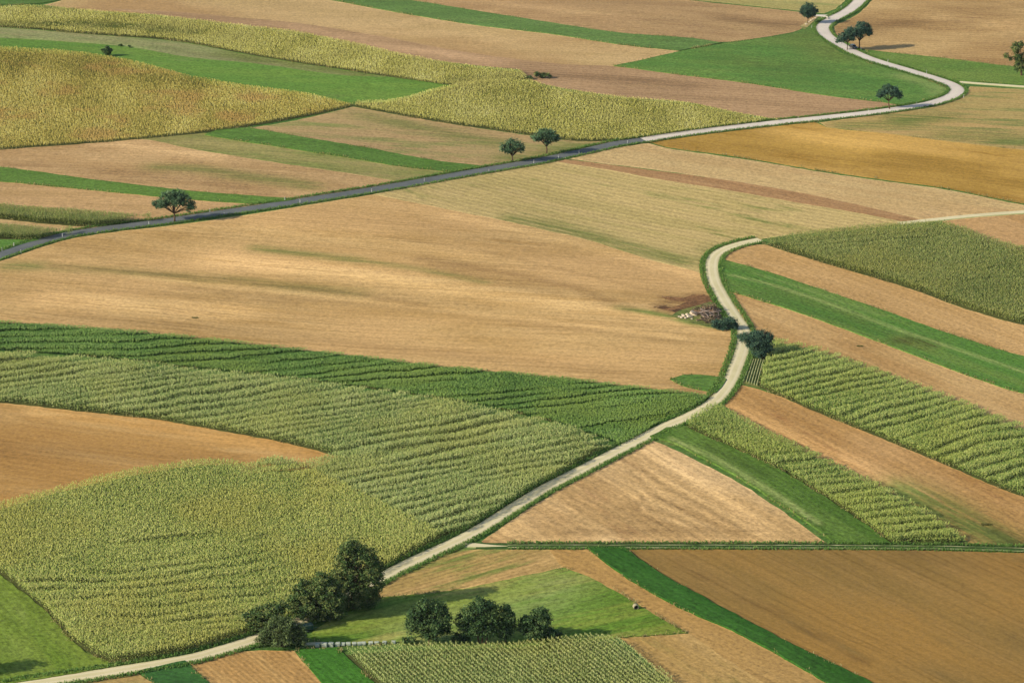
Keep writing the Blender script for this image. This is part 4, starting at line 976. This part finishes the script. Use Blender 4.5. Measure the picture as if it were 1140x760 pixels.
tree('low_bush', 'dark bush at the tip of the far yellow crop strip', 'bush', (603, 87.2), [(-5, 4, 4.5, 3.2), (2, 3.4, 5, 3), (8, 2.6, 3, 2)], r0=.08, fork=.4, lm=M['leaf_mixed'], stems=2)
tree('low_bush', 'low green scrub trailing left of the bush at the yellow crop tip', 'bush', (582, 88), [(-5, 1.4, 3.4, 1.5), (3, 2, 4.5, 1.8), (9, 2.2, 4, 1.8)], r0=.05, fork=.4, lm=M['leaf_olive'], stems=2)
tree('hedge_bush', 'dark dense bush between the timber heap and the gravel road', 'bush', (806, 366.5),
     [(-9, 6, 6.5, 5), (-1, 7.5, 7.5, 6.5), (8, 8, 6.5, 6.5), (13, 4.5, 4.5, 4), (0, 3, 11, 3.5)], r0=.1, fork=.35, stems=3, dens=1.5, leaf=.32, lm=M['leaf_blue'])
M['leaf_dry'] = leaf_mat('leaf_dry', [(84, 72, 56), (124, 106, 82), (160, 140, 108)], trans=0.1, kf=1.1)
tree('brush_heap', 'heap of dry brown brushwood behind the timber logs', 'brushwood', (787, 347), [(-9, 2.5, 6, 3.4), (0, 4, 8, 4.4), (8, 4.6, 6, 4.2), (-14, 1.4, 4, 2.2)], r0=.06, fork=.4, stems=4, lm=M['leaf_dry'], leaf=.34, dens=.7)
tree('brush_heap', 'low heap of dry brushwood in front of the timber logs', 'brushwood', (791, 359), [(-6, 2.2, 6, 2.6), (4, 2.8, 6.5, 3.0)], r0=.05, fork=.4, stems=3, lm=M['leaf_dry'], leaf=.32, dens=.6)
tree('broad_bush', 'large dark bush overhanging the gravel road beside the striped maize', 'bush', (846.5, 398.5),
     [(-21, 23, 6.5, 4.5), (-14, 23, 8.5, 6.5), (-5, 25, 9.5, 7), (4, 24, 9, 7.5), (-3, 17, 13, 9), (6, 14, 9, 9), (-1, 7, 10, 7), (8, 6, 6, 6), (11, 22, 4, 5), (-12, 16, 6, 6)], r0=.16, fork=.3, stems=3, dens=1.5, leaf=.32, lm=M['leaf_blue'])
tree('willow_bush', 'pale green feathery bush at the roadside end of the tree group', 'bush', (313, 719.5),
     [(-15, 13, 10, 10), (-4, 21, 11, 13), (9, 22, 11, 13), (18, 11, 9, 10), (1, 10, 18, 9), (-20, 7, 7, 6), (25, 7, 7, 7), (20, 17, 8, 9)], r0=.12, fork=.3, stems=4, slim=1.0, lm=M['leaf_willow'], dens=1.15, leaf=.36)
tree('broad_bush', 'dark low spreading bush at the left end of the tree group', 'bush', (296, 703),
     [(-18, 16, 8, 6), (-8, 20, 10, 7), (4, 24, 11, 7.5), (16, 27, 11, 8), (0, 13, 13, 7), (-12, 8, 9, 6)], r0=.15, fork=.35, stems=3, dens=1.1, slim=1.0, lm=M['leaf_mixed'])
tree('shrub_thicket', 'mixed olive thicket between the low bush and the tallest tree', 'thicket', (350, 690),
     [(-16, 22, 11, 12), (-6, 30, 10, 11), (5, 36, 10, 12), (14, 26, 11, 12), (-4, 14, 14, 10), (14, 12, 12, 9), (-22, 14, 8, 8), (-18, 36, 4.5, 5), (10, 42, 10, 11), (20, 34, 11, 12), (-12, 40, 6, 6), (24, 22, 11, 11), (22, 16, 10, 9), (-10, 7, 14, 6), (12, 6, 14, 6), (26, 8, 8, 6)], r0=.15, fork=.3, stems=4, dens=1.15, slim=1.0, lm=M['leaf_mixed'])
tree('tall_tree', 'tallest dark tree of the lower left group beside the gravel road', 'tree', (397, 677),
     [(-11, 65, 8, 8), (-3, 70, 7, 7), (-15, 52, 9, 9), (4, 56, 9, 9), (14, 58, 10, 9), (22, 46, 9, 10), (-4, 42, 11, 10), (12, 38, 11, 10), (-20, 36, 9, 9), (24, 30, 8, 9), (-8, 24, 12, 10), (9, 20, 12, 10), (-22, 18, 10, 9), (24, 16, 6, 7), (0, 8, 14, 8), (-16, 8, 12, 7), (14, 7, 10, 6), (-27, 28, 9, 9), (20, 38, 9, 9), (-9, 60, 9, 9), (6, 66, 7, 7), (18, 52, 9, 9)],
     r0=.38, fork=.3, stems=2, dens=1.05, slim=1.0, lm=M['leaf_mixed'])
MT = 'dark trees below the meadow'
tree('round_tree', 'left of the three dark round trees behind the striped maize', 'tree', (478, 717),
     [(-15, 34, 9, 9), (-4, 41, 11, 10), (9, 40, 10, 9), (16, 30, 9, 11), (-8, 25, 12, 11), (7, 23, 12, 11), (-18, 20, 8, 8), (17, 17, 7, 8), (0, 12, 12, 8)], r0=.28, fork=.26, group=MT, slim=1.0, dens=1.4, leaf=.40)
tree('round_tree', 'middle and widest of the three dark round trees with a leaning pale stem', 'tree', (537, 716),
     [(-2, 42, 10, 10), (8, 37, 10, 10), (-16, 32, 10, 9), (-22, 23, 8, 8), (-5, 27, 13, 11), (10, 24, 11, 12), (-12, 16, 11, 8), (5, 14, 10, 7)], r0=.22, fork=.30, stems=3, group=MT, slim=1.0, dens=1.4, leaf=.40)
tree('small_tree', 'narrow dark tree squeezed against the right side of the widest round tree', 'tree', (563, 715.5),
     [(-1, 36, 6.5, 7), (4, 28, 7.5, 8), (-4, 24, 7, 8), (6, 18, 6, 8), (-2, 12, 8, 8)], r0=.16, fork=.3, group=MT, slim=1.0, dens=1.4, leaf=.40)
tree('round_tree', 'right and smallest of the three dark round trees behind the striped maize', 'tree', (596, 714),
     [(4, 31, 9, 7.5), (-8, 22, 9, 8), (9, 24, 8.5, 8), (-14, 17, 6, 6), (1, 17, 12, 9), (-2, 9, 13, 6)], r0=.2, fork=.28, group=MT, slim=1.0, dens=1.4, leaf=.40, stems=2)
tree('low_bush', 'dark bush at the right foot of the smallest round tree', 'bush', (614, 712.5), [(-2, 8, 8, 6.5), (5, 6, 6, 5.5), (-8, 6, 5, 5)], r0=.08, fork=.35, group=MT, slim=1.0, dens=1.4, leaf=.40, stems=2)
tree('low_bush', 'low dark bush between the left and the widest round tree', 'bush', (513, 716.5), [(-4, 7, 6, 6), (5, 6, 6, 5.5), (0, 3.5, 8, 4)], r0=.07, fork=.35, group=MT, slim=1.0, dens=1.4, leaf=.40, stems=2)
tree('low_bush', 'tiny dark bush left of the left round tree', 'bush', (454, 716.5), [(-2, 4, 4.5, 3.5), (5, 4.5, 5, 4)], r0=.06, fork=.35, group=MT, slim=1.0, dens=1.4, leaf=.40, stems=2)
tree('round_tree', 'broad tree just left of the picture whose shadow falls on the meadow', 'tree', (-70, 757),
     [(-12, 38, 14, 12), (6, 44, 15, 13), (17, 32, 11, 11), (-2, 28, 20, 13), (-17, 26, 11, 11)], r0=.36, fork=.35)

def weed(label, at, w, h, seed, mat=None, name='weed_clump', cat='weeds'):
    p, s, dep = scale_at(*at)
    bm = bmesh.new(); r = random.Random(seed)
    n = int(40 + 30 * w)
    for i in range(n):
        x, y = r.uniform(-.42, .42) * w / s, r.gauss(0, w / s * .10)
        a = r.uniform(0, 6.283); L = h / s * r.uniform(.5, 1.1); wd = .10
        d = Vector((math.cos(a), math.sin(a), 0)); b = Vector((x, y, 0))
        q = d.cross(Vector((0, 0, 1))) * wd
        v = [bm.verts.new(b - q), bm.verts.new(b + q), bm.verts.new(b + d * L * .5 + Vector((0, 0, L)))]
        bm.faces.new(v)
    me = bpy.data.meshes.new(name); bm.to_mesh(me); bm.free()
    at_ = me.attributes.new('tint', 'FLOAT', 'POINT'); at_.data.foreach_set('value', [r.random() for _ in me.vertices])
    me.attributes.new('top', 'FLOAT', 'POINT')
    tag(link(name, me, mat or M['weed'], None, p), label, cat, 'weed clumps in the stubble')
weed('dark weed clump alone in the huge stubble above the left soy edge', (217, 354), 8, 1.3, 1)
weed('dark weed clump on the tan strip right of the lone bush', (957, 385.5), 8, 1.3, 4)
weed('dark weed line on the right hand tan strip above the field track', (1098, 584), 13, 2, 6)

# ------------------------------------------------------------------ roadside posts
M['white_paint'] = plain_mat('white_paint', (240, 240, 230), 0.6, 0.3, 0.05, k=1.1)
M['black_paint'] = plain_mat('black_paint', (40, 40, 42), 0.6, 0.3, 0.1)
M['reflector'] = plain_mat('reflector', (214, 96, 48), 0.3, 0.5, 0.1)
def make_post():
    root = empty('roadside_post', (0, 0, 0))
    bm = bmesh.new(); box(bm, Vector((0, 0, .42)), (.14, .12, .98)); bm_obj('post_body', bm, M['white_paint'], root, bevel=.02)
    bm = bmesh.new(); box(bm, Vector((0, 0, .985)), (.172, .132, .15), Matrix.Rotation(.0, 3, 'X')); bm_obj('black_band', bm, M['black_paint'], root)
    bm = bmesh.new(); box(bm, Vector((0, -.069, .985)), (.06, .012, .11)); bm_obj('reflector', bm, M['reflector'], root)
    bm = bmesh.new(); g = box(bm, Vector((0, 0, 1.10)), (.17, .13, .08))
    for v in g:
        if v.co.z > 1.1: v.co.z += .05 * (1 if v.co.y > 0 else -.3)
    bm_obj('post_top', bm, M['white_paint'], root)
    return root
def copy_tree(o, parent=None):
    c = o.copy(); COL.objects.link(c)
    if parent: c.parent = parent
    for ch in o.children: copy_tree(ch, c)
    return c
POSTS = [((2.3, 280), 'leftmost white roadside post on the far verge beside the green corner'),
 ((15.5, 274.5), 'white roadside post in the green corner beside the lower small maize strip'),
 ((23.4, 282), 'leftmost white roadside post on the near verge of the dark road'),
 ((69.5, 264), 'white roadside post below the tip of the lower small maize strip'),
 ((165.7, 250.6), 'white roadside post just left of the umbrella tree trunk'),
 ((233.7, 236.6), 'white roadside post on the far verge right of the umbrella tree'),
 ((249.4, 238.6), 'white roadside post on the near verge in the umbrella tree shadow'),
 ((317.2, 223.6), 'white roadside post at the tip of the bright green strip'),
 ((334, 226.2), 'white roadside post on the near verge across from the bright green strip tip'),
 ((413.8, 214.2), 'white roadside post at the left corner of the yellowish stubble'),
 ((472.3, 202), 'white roadside post on the far verge below the dry greenish stubble'),
 ((544.3, 192.2), 'white roadside post on the near verge left of the pair of trees'),
 ((594.3, 182), 'white roadside post on the near verge between the pair of trees'),
 ((621.6, 176.6), 'white roadside post just right of the wider roadside tree'),
 ((644.6, 171.2), 'white roadside post at the left end of the pale tan stubble'),
 ((698.6, 160.2), 'white roadside post where the dark asphalt turns pale'),
 ((821.8, 139), 'white roadside post left of the point where the yellow crop ends'),
 ((888.5, 134), 'white roadside post beyond the point of the yellow crop beside the pale road'),
 ((966.8, 125.2), 'white roadside post left of the bent trunked tree'),
 ((1020.5, 117.2), 'white roadside post in the shadow right of the bent trunked tree'),
 ((1036.3, 117.6), 'white roadside post on the outer verge before the sharp far bend'),
 ((1072.7, 109), 'white roadside post at the lower outside of the sharp far bend'),
 ((1071.7, 94.8), 'white roadside post beside the mouth of the thin pale track'),
 ((1051.5, 94.9), 'white roadside post on the inside of the sharp far bend'),
 ((1031.5, 81.7), 'white roadside post along the meadow strip right of the car'),
 ((988.4, 69.4), 'white roadside post below the shadow of the taller overlapping tree'),
 ((958.6, 56.2), 'white roadside post at the foot of the taller overlapping tree'),
 ((941.6, 56), 'white roadside post at the foot of the smaller leaning tree'),
 ((922, 31.8), 'white roadside post inside the topmost road bend'),
 ((903.6, 31.5), 'white roadside post outside the topmost bend below the round tree'),
 ((936.4, 10), 'topmost white roadside post beside the pale yellow field')]
proto = make_post()
for i, (at, lb) in enumerate(POSTS):
    o = proto if i == 0 else copy_tree(proto)
    o.location = px(*at); o.rotation_euler = (0, 0, random.Random(i).uniform(-.3, .3))
    tag(o, lb, 'roadside post', 'white roadside posts')

# ------------------------------------------------------------------ parked car under the far trees
def car():
    p = px(950, 54.2); q1, q2 = px(942, 53), px(958, 60.4)
    a = math.atan2(q2.y - q1.y, q2.x - q1.x)
    root = empty('parked_car', p + Vector((0, 0, .10)), a)
    tag(root, 'small dark car parked under the two overlapping far trees', 'car')
    paint = plain_mat('dark_paint', (22, 23, 26), 0.3, 0.5, 0.1); glass = plain_mat('car_glass', (30, 34, 38), 0.15, 0.5, 0.1)
    rub = plain_mat('tyre_rubber', (32, 32, 32), 0.9, 0.1, 0.1); met = plain_mat('rim_metal', (180, 182, 184), 0.35, 0.5, 0.1)
    lamp = plain_mat('lamp_glass', (236, 236, 228), 0.15, 0.6, 0.05, k=1.3)
    prof = [(-1.95, .32), (-2.0, .62), (-1.92, .92), (-1.75, .98), (-1.45, 1.42), (-.2, 1.5), (.45, 1.38), (.95, .96), (1.75, .84), (1.98, .62), (1.98, .34)]
    bm = bmesh.new(); W = .82
    L_ = [[bm.verts.new((x, s * (W if z < 1.0 else W * .82), z)) for x, z in prof] for s in (-1, 1)]
    n = len(prof)
    for i in range(n):
        j = (i + 1) % n
        bm.faces.new((L_[0][i], L_[0][j], L_[1][j], L_[1][i]))
    bm.faces.new(L_[0]); bm.faces.new(L_[1][::-1])
    bm_obj('body', bm, paint, root, bevel=.04)
    def pane(nm, pts):
        bm = bmesh.new(); f = bm.faces.new([bm.verts.new(v) for v in pts])
        r = bmesh.ops.extrude_face_region(bm, geom=[f]); f.normal_update()
        bmesh.ops.translate(bm, vec=f.normal * .02, verts=[v for v in r['geom'] if isinstance(v, bmesh.types.BMVert)])
        bm_obj(nm, bm, glass, root)
    pane('windscreen', [(.50, -.60, 1.36), (.90, -.66, 1.02), (.90, .66, 1.02), (.50, .60, 1.36)])
    pane('rear_window', [(-1.50, .60, 1.38), (-1.74, .66, 1.03), (-1.74, -.66, 1.03), (-1.50, -.60, 1.38)])
    for s in (-1, 1):
        pts = [(-1.3, s * .69, 1.36), (-1.5, s * .80, 1.02), (.75, s * .80, 1.02), (.38, s * .69, 1.34)]
        pane('side_window', pts if s < 0 else pts[::-1])
        for x in (-1.25, 1.22):
            bm = bmesh.new(); cyl(bm, Vector((0, 0, 0)), .31, .20, Matrix.Rotation(math.pi / 2, 3, 'X'), 18)
            w = bm_obj('wheel', bm, rub, root, bevel=.02); w.location = (x, s * .74, .31)
            bm = bmesh.new(); cyl(bm, Vector((0, s * .105, 0)), .19, .03, Matrix.Rotation(math.pi / 2, 3, 'X'), 14); bm_obj('rim', bm, met, w)
        bm = bmesh.new(); box(bm, Vector((1.955, s * .58, .68)), (.10, .34, .14)); bm_obj('headlight', bm, lamp, root, bevel=.02)
    bm = bmesh.new(); box(bm, Vector((1.99, 0, .48)), (.03, .52, .11)); bm_obj('number_plate', bm, M['white_paint'], root)
car()

# ------------------------------------------------------------------ timber heap and rubble
M['grey_wood'] = plain_mat('grey_wood', (178, 160, 146), 0.95, 0.05, 0.4, 4.0, c2=(124, 108, 96))
M['brown_wood'] = plain_mat('brown_wood', (150, 118, 92), 0.95, 0.05, 0.4, 4.0, c2=(104, 80, 60))
M['cut_end'] = plain_mat('cut_wood', (206, 176, 138), 0.9, 0.05, 0.2, 8.0)
M['pale_stone'] = plain_mat('pale_stone', (220, 200, 172), 0.9, 0.1, 0.2, 2.0, c2=(206, 186, 158), k=1.1)
rr = random.Random(5)
def log_thing(at, L, r, yaw, z, pitch, label, mat, group):
    p = Vector((at[0], at[1], float(terr(at[0], at[1]))))
    root = empty('log', p + Vector((0, 0, z)), yaw); tag(root, label, 'log', group)
    bm = bmesh.new(); k = [Vector((-L / 2 + L * i / 4, rr.uniform(-.05, .05), rr.uniform(-.04, .04) + math.tan(pitch) * (-L / 2 + L * i / 4))) for i in range(5)]
    tube(bm, k, [r * rr.uniform(.85, 1.1) * (1 - .08 * i) for i in range(5)], 8); bm_obj('bark', bm, mat, root)
    for i, s in ((0, -1), (4, 1)):
        bm = bmesh.new(); cyl(bm, k[i] + Vector((s * .012, 0, 0)), r * (.8 if s < 0 else .55), .03, Matrix.Rotation(math.pi / 2, 3, 'Y'), 10); bm_obj('cut_end', bm, M['cut_end'], root)
LG = 'logs and poles of the timber heap'
hc = px(789.5, 353.5)
for i in range(84):
    u, v = rr.uniform(-1, 1), rr.uniform(-1, 1)
    x, y = u * 3.1, v * 3.4 + 1.2 + .5 * u
    top = max(0.0, 2.7 * (1 - .55 * u * u - .75 * v * v))
    z = rr.uniform(.15, 1.0) * top + .14
    p = hc + Vector((x, y, 0))
    root_at = (p.x, p.y)
    log_thing(root_at, rr.uniform(1.4, 4.2), rr.uniform(.07, .19), rr.gauss(.25, .9), z, rr.uniform(-.4, .4),
              'grey weathered log lying in the timber heap beside the gravel road', M['grey_wood'] if rr.random() < .7 else M['brown_wood'], LG)
def rock(name, label, at, size, yaw, mat, seed, group=None, tilt=0.0, rough=.16, cat='stone'):
    p = px(*at); r = random.Random(seed); bm = bmesh.new()
    bmesh.ops.create_cube(bm, size=1.0); bmesh.ops.subdivide_edges(bm, edges=list(bm.edges), cuts=2, use_grid_fill=True)
    for v in bm.verts:
        k = v.co.normalized() * .62
        v.co = v.co.lerp(k, .35) + Vector((r.uniform(-1, 1), r.uniform(-1, 1), r.uniform(-1, 1))) * rough * .5
        v.co = Vector((v.co.x * size[0], v.co.y * size[1], v.co.z * size[2]))
    bmesh.ops.rotate(bm, cent=(0, 0, 0), matrix=Matrix.Rotation(tilt, 3, 'Y'), verts=bm.verts)
    o = bm_obj(name, bm, mat, None, p + Vector((0, 0, size[2] * .36)), yaw)
    tag(o, label, cat, group)
rock('stone_slab', 'largest pale square slab leaning on the left end of the timber heap', (772.5, 350.5), (2.3, 1.5, .9), -.5, M['pale_stone'], 1, tilt=.45, rough=.06)
rock('stone_slab', 'second pale slab low in front of the largest square slab', (768, 353), (1.6, 1.2, .6), .3, M['pale_stone'], 2, tilt=.2, rough=.08)
for i, (x, y, s) in enumerate([(756, 353, .7), (758.5, 354, .9), (761, 352.4, 1.0), (763.5, 354.5, .8), (765, 351, 1.0), (760, 351, .7), (770, 355.5, .6)]):
    rock('rubble_stone', 'pale rubble stone left of the largest square slab', (x, y), (s, s * .8, s * .6), i * 1.3, M['pale_stone'], 10 + i, 'pale rubble stones')
for i, (x, y) in enumerate([(897.5, 27.5), (900.5, 25), (903, 23.5), (905.5, 22), (908, 20.2)]):
    rock('field_stone', 'pale field stone on the dry bank beside the topmost road bend', (x, y), (.9, .7, .5), i * 1.1, M['pale_stone'], 30 + i, 'field stones on the dry bank')
# forked branches lying on the disturbed soil
def branch(label, at, L, yaw, seed):
    p = px(*at); r = random.Random(seed); bm = bmesh.new()
    pts = [Vector((-L / 2 + L * i / 5, r.uniform(-.2, .2), .12 + r.uniform(0, .1))) for i in range(6)]
    tube(bm, pts, [.13, .12, .10, .08, .06, .03], 6)
    for k in (1, 2, 3):
        b = pts[k]; tube(bm, [b, b + Vector((.7, r.choice((-1, 1)) * .5, .15)), b + Vector((1.3, r.choice((-1, 1)) * .9, .2))], [.07, .05, .02], 5)
    tag(bm_obj('fallen_branch', bm, M['brown_wood'], None, p, yaw), label, 'branch', 'branches left of the timber heap')
branch('lower of the dark fallen branches lying left of the timber heap', (735, 341.5), 4.5, .45, 1)
branch('upper of the dark fallen branches lying left of the timber heap', (744, 331.5), 4.0, -.3, 2)

# ------------------------------------------------------------------ pale blocks along the striped maize
M['block'] = plain_mat('pale_block', (196, 202, 180), 0.85, 0.15, 0.15, 1.5, c2=(164, 176, 154))
BG = 'pale blocks along the striped maize'
BL = [((353.4, 719.4), 'first pale block of the row beside the feathery bush', .95), ((361.3, 719.3), 'second pale block of the row counted from the feathery bush', 1.15),
      ((368.7, 719), 'third pale block of the row counted from the feathery bush', 1.1), ((376, 718.6), 'fourth pale block of the row at the corner of the striped maize', 1.0)]
WORD = ['first', 'second', 'third', 'fourth', 'fifth', 'sixth', 'seventh', 'eighth', 'last']
for i, x in enumerate([382, 388, 394.5, 400.5, 405, 413, 419.5, 428, 438]):
    BL.append(((x, 718.2 - (x - 382) * .035), WORD[i] + ' of the nine pale blocks peeping over the striped maize, counted from its left corner', 1.0))
for i, (at, lb, s) in enumerate(BL):
    r = random.Random(i); bm = bmesh.new(); box(bm, Vector((0, 0, .42 * s if i < 4 else .27)), (.98 * s, .9, .84 * s if i < 4 else .54))
    for v in bm.verts: v.co += Vector((r.uniform(-.05, .05), r.uniform(-.05, .05), r.uniform(-.04, .04) if v.co.z > .4 else 0))
    o = bm_obj('concrete_block', bm, M['block'], None, px(*at) + Vector((0, 0, .0 if i < 4 else .12)), r.uniform(-.12, .12), bevel=.10)
    tag(o, lb, 'block', BG)
# green trailer box in the shade of the trees
def trailer():
    p = px(341, 702); root = empty('box_trailer', p, .42); tag(root, 'small dark green box trailer with a pale lid in the shade of the feathery bush', 'trailer')
    gm = plain_mat('trailer_green', (44, 92, 72), .6, .3, .2, 2.0); lid = plain_mat('trailer_lid', (92, 116, 98), .6, .3, .15, 2.0); rub = plain_mat('trailer_tyre', (34, 34, 34), .9, .1)
    bm = bmesh.new(); box(bm, Vector((0, 0, .95)), (2.9, 1.5, 1.0)); bm_obj('body', bm, gm, root, bevel=.04)
    bm = bmesh.new(); box(bm, Vector((0, 0, 1.50)), (3.0, 1.6, .10)); bm_obj('lid', bm, lid, root, bevel=.03)
    bm = bmesh.new(); tube(bm, [Vector((1.4, 0, .5)), Vector((2.1, 0, .48)), Vector((2.6, 0, .42))], [.06, .06, .05], 6); bm_obj('drawbar', bm, lid, root)
    for s in (-1, 1):
        bm = bmesh.new(); cyl(bm, Vector((0, 0, 0)), .36, .22, Matrix.Rotation(math.pi / 2, 3, 'X'), 18); w = bm_obj('wheel', bm, rub, root, bevel=.02); w.location = (0, s * .87, .36)
        bm = bmesh.new(); cyl(bm, Vector((0, s * .115, 0)), .18, .03, Matrix.Rotation(math.pi / 2, 3, 'X'), 12); bm_obj('rim', bm, lid, w)
trailer()
# concrete pipe on the meadow edge
def pipe():
    p = px(707.8, 677.6); cm = plain_mat('pipe_concrete', (176, 166, 134), .95, .05, .2, 3.0); dk = plain_mat('pipe_inner_shade', (52, 46, 34), .95, .02)
    root = empty('concrete_pipe', p, .25); tag(root, 'short pale concrete pipe lying at the right edge of the sloping meadow', 'pipe')
    bm = bmesh.new(); N = 24; R = []
    for r_, y in ((.62, -.5), (.62, .5), (.46, .5), (.46, -.5)):
        R.append([bm.verts.new((r_ * math.cos(k * 6.2832 / N), y, .6 + r_ * math.sin(k * 6.2832 / N))) for k in range(N)])
    for a, b in ((0, 1), (1, 2), (2, 3), (3, 0)):
        for k in range(N): bm.faces.new((R[a][k], R[a][(k + 1) % N], R[b][(k + 1) % N], R[b][k]))
    bm_obj('pipe_shell', bm, cm, root)
    bm = bmesh.new(); cyl(bm, Vector((0, .30, .6)), .455, .06, Matrix.Rotation(math.pi / 2, 3, 'X'), 24); bm_obj('shade_plug', bm, dk, root)  # added plug, its dark colour stands in for the shade inside the pipe
pipe()
# culvert head at the driveway
def culvert():
    p = px(919, 20.6); cm = plain_mat('culvert_concrete', (222, 214, 196), .95, .05, .2, 3.0); dk = plain_mat('culvert_shadow_pipe', (44, 40, 34), .95, .02)
    root = empty('culvert_head', p, -.5); tag(root, 'small pale culvert head with a dark pipe mouth beside the short driveway', 'culvert')
    bm = bmesh.new(); box(bm, Vector((0, 0, .45)), (2.0, .35, .95)); bm_obj('headwall', bm, cm, root, bevel=.04)
    for s in (-1, 1):
        bm = bmesh.new(); box(bm, Vector((s * 1.15, -.35, .3)), (.28, 1.0, .7), Matrix.Rotation(s * .4, 3, 'Z')); bm_obj('wing_wall', bm, cm, root, bevel=.03)
    bm = bmesh.new(); cyl(bm, Vector((0, -.19, .42)), .30, .05, Matrix.Rotation(math.pi / 2, 3, 'X'), 20); bm_obj('pipe_mouth', bm, dk, root)  # solid disc on the wall, shade of the hollow put into its colour
culvert()
# feeding trough, stakes and vegetable rows at the lone bush
def trough():
    p = px(849.6, 399.2); rm = plain_mat('rusty_metal', (150, 104, 76), .85, .2, .35, 3.0); root = empty('rusty_trough', p, .12)
    tag(root, 'rusty brown trough at the foot of the lone roadside bush', 'trough')
    bm = bmesh.new(); box(bm, Vector((0, 0, .42)), (1.9, .6, .38))
    top = [f for f in bm.faces if f.normal.z > .9]
    r = bmesh.ops.inset_region(bm, faces=top, thickness=.06); bmesh.ops.translate(bm, vec=(0, 0, -.26), verts=list(top[0].verts)); bm_obj('basin', bm, rm, root)
    for x in (-.8, .8):
        for y in (-.24, .24):
            bm = bmesh.new(); box(bm, Vector((x, y, .11)), (.08, .08, .24)); bm_obj('leg', bm, rm, root)
trough()
M['stake'] = plain_mat('pale_stake', (216, 206, 160), .9, .05, .2, 3.0)
for (x, y), lb in (((858.6, 382.5), 'right and uppermost pale stake beside the lone roadside bush'), ((857.2, 391.5), 'lowest pale stake at the right side of the lone roadside bush'),
                   ((854.6, 388.5), 'pale stake standing left of the lowest stake against the bush'), ((860.2, 378.5), 'farthest pale stake behind the lone roadside bush')):
    bm = bmesh.new(); tube(bm, [Vector((0, 0, -.2)), Vector((.02, 0, 1.1)), Vector((.0, .03, 2.3))], [.10, .09, .07], 7)
    tag(bm_obj('wooden_stake', bm, M['stake'], None, px(x, y), 0), lb, 'stake', 'pale stakes beside the lone bush')
M['fleece'] = plain_mat('row_fleece', (200, 200, 146), .9, .05, .2, 2.0, c2=(166, 172, 112))
M['row_leaf'] = plain_mat('row_leaf', (92, 116, 54), .9, .05, .4, 4.0)
RW = ['first', 'second', 'third', 'fourth', 'fifth', 'sixth']
for i in range(6):
    a, b = px(836.6 + i * 2.75, 400.4 + i * .1), px(828.2 + i * 2.9, 424.5 + i * 1.0)
    L = (b - a).length; yaw = math.atan2(b.y - a.y, b.x - a.x)
    root = empty('vegetable_row', a, yaw); tag(root, RW[i] + ' pale crop row of the small plot, counted from the gravel road', 'crop row', 'pale crop rows of the small plot')
    r = random.Random(60 + i); n = int(L / .5)
    for nm, mt, w, h, off in (('cover', M['fleece'], .17, .42, -.06), ('foliage', M['row_leaf'], .16, .34, .24)):
        bm = bmesh.new(); rings = []
        for k in range(n + 1):
            x = L * k / n; hh = h * r.uniform(.8, 1.15); ww = w * r.uniform(.85, 1.15); z0 = float(terr(*(a.lerp(b, k / n)).xy)) - a.z
            rings.append([bm.verts.new((x, off + ww * math.cos(t) + r.uniform(-.02, .02), z0 + .03 + hh * math.sin(t))) for t in (0, .6, 1.2, 1.57, 1.95, 2.54, 3.1416)])
        for q, s in zip(rings[:-1], rings[1:]):
            for k in range(6): bm.faces.new((q[k], q[k + 1], s[k + 1], s[k]))
        bm.faces.new(rings[0]); bm.faces.new(rings[-1][::-1])
        bm_obj(nm, bm, mt, root)

# ------------------------------------------------------------------ light, sky, camera
EL, AZ = math.radians(27), math.radians(18)     # sun from the left, slightly on the near side
Ld = Vector((math.cos(EL) * math.cos(AZ), math.cos(EL) * math.sin(AZ), -math.sin(EL)))
sun = bpy.data.lights.new('sun', 'SUN'); sun.energy = 4.2; sun.angle = math.radians(.55); sun.color = (1.0, .90, .74)
so = bpy.data.objects.new('sun', sun); so.rotation_euler = Ld.to_track_quat('-Z', 'Y').to_euler(); so.location = (-400, 300, 300); COL.objects.link(so)
w = bpy.data.worlds.new('World'); sc.world = w; w.use_nodes = True
nt = w.node_tree; nt.nodes.clear()
sky = nt.nodes.new('ShaderNodeTexSky'); sky.sky_type = 'NISHITA'; sky.sun_disc = False
sky.sun_elevation = EL; sky.sun_rotation = math.atan2(-Ld.x, -Ld.y)
bg = nt.nodes.new('ShaderNodeBackground'); bg.inputs[1].default_value = 0.10
ow = nt.nodes.new('ShaderNodeOutputWorld'); nt.links.new(sky.outputs[0], bg.inputs[0]); nt.links.new(bg.outputs[0], ow.inputs[0])

def air():
    bm = bmesh.new(); box(bm, Vector((0, 1000, 141)), (2600, 3000, 300))
    t = NT('air'); pv = t.n('ShaderNodeVolumePrincipled'); pv.inputs['Density'].default_value = 0.0000085
    pv.inputs['Color'].default_value = (.84, .90, .96, 1); pv.inputs['Anisotropy'].default_value = .2
    t.l(pv.outputs[0], t.out.inputs['Volume'])
    tag(bm_obj('haze', bm, t.m), 'thin summer haze over the fields', 'haze', kind='stuff')
air()

cam = bpy.data.cameras.new('camera'); cam.sensor_fit = 'HORIZONTAL'; cam.sensor_width = 36.0; cam.lens = 36.0 * F0 / W0
cam.clip_start = 5.0; cam.clip_end = 20000.0
co = bpy.data.objects.new('camera', cam); co.location = (0, 0, CAM_H); co.rotation_euler = (math.pi / 2 - TH, 0, 0); COL.objects.link(co)
sc.camera = co
vs = sc.view_settings; vs.view_transform = 'Standard'; vs.look = 'None'; vs.gamma = 1.0; vs.exposure = 1.46; vs.use_curve_mapping = False
sc.cycles.max_bounces = 5; sc.cycles.diffuse_bounces = 3; sc.cycles.transmission_bounces = 3; sc.cycles.transparent_max_bounces = 4
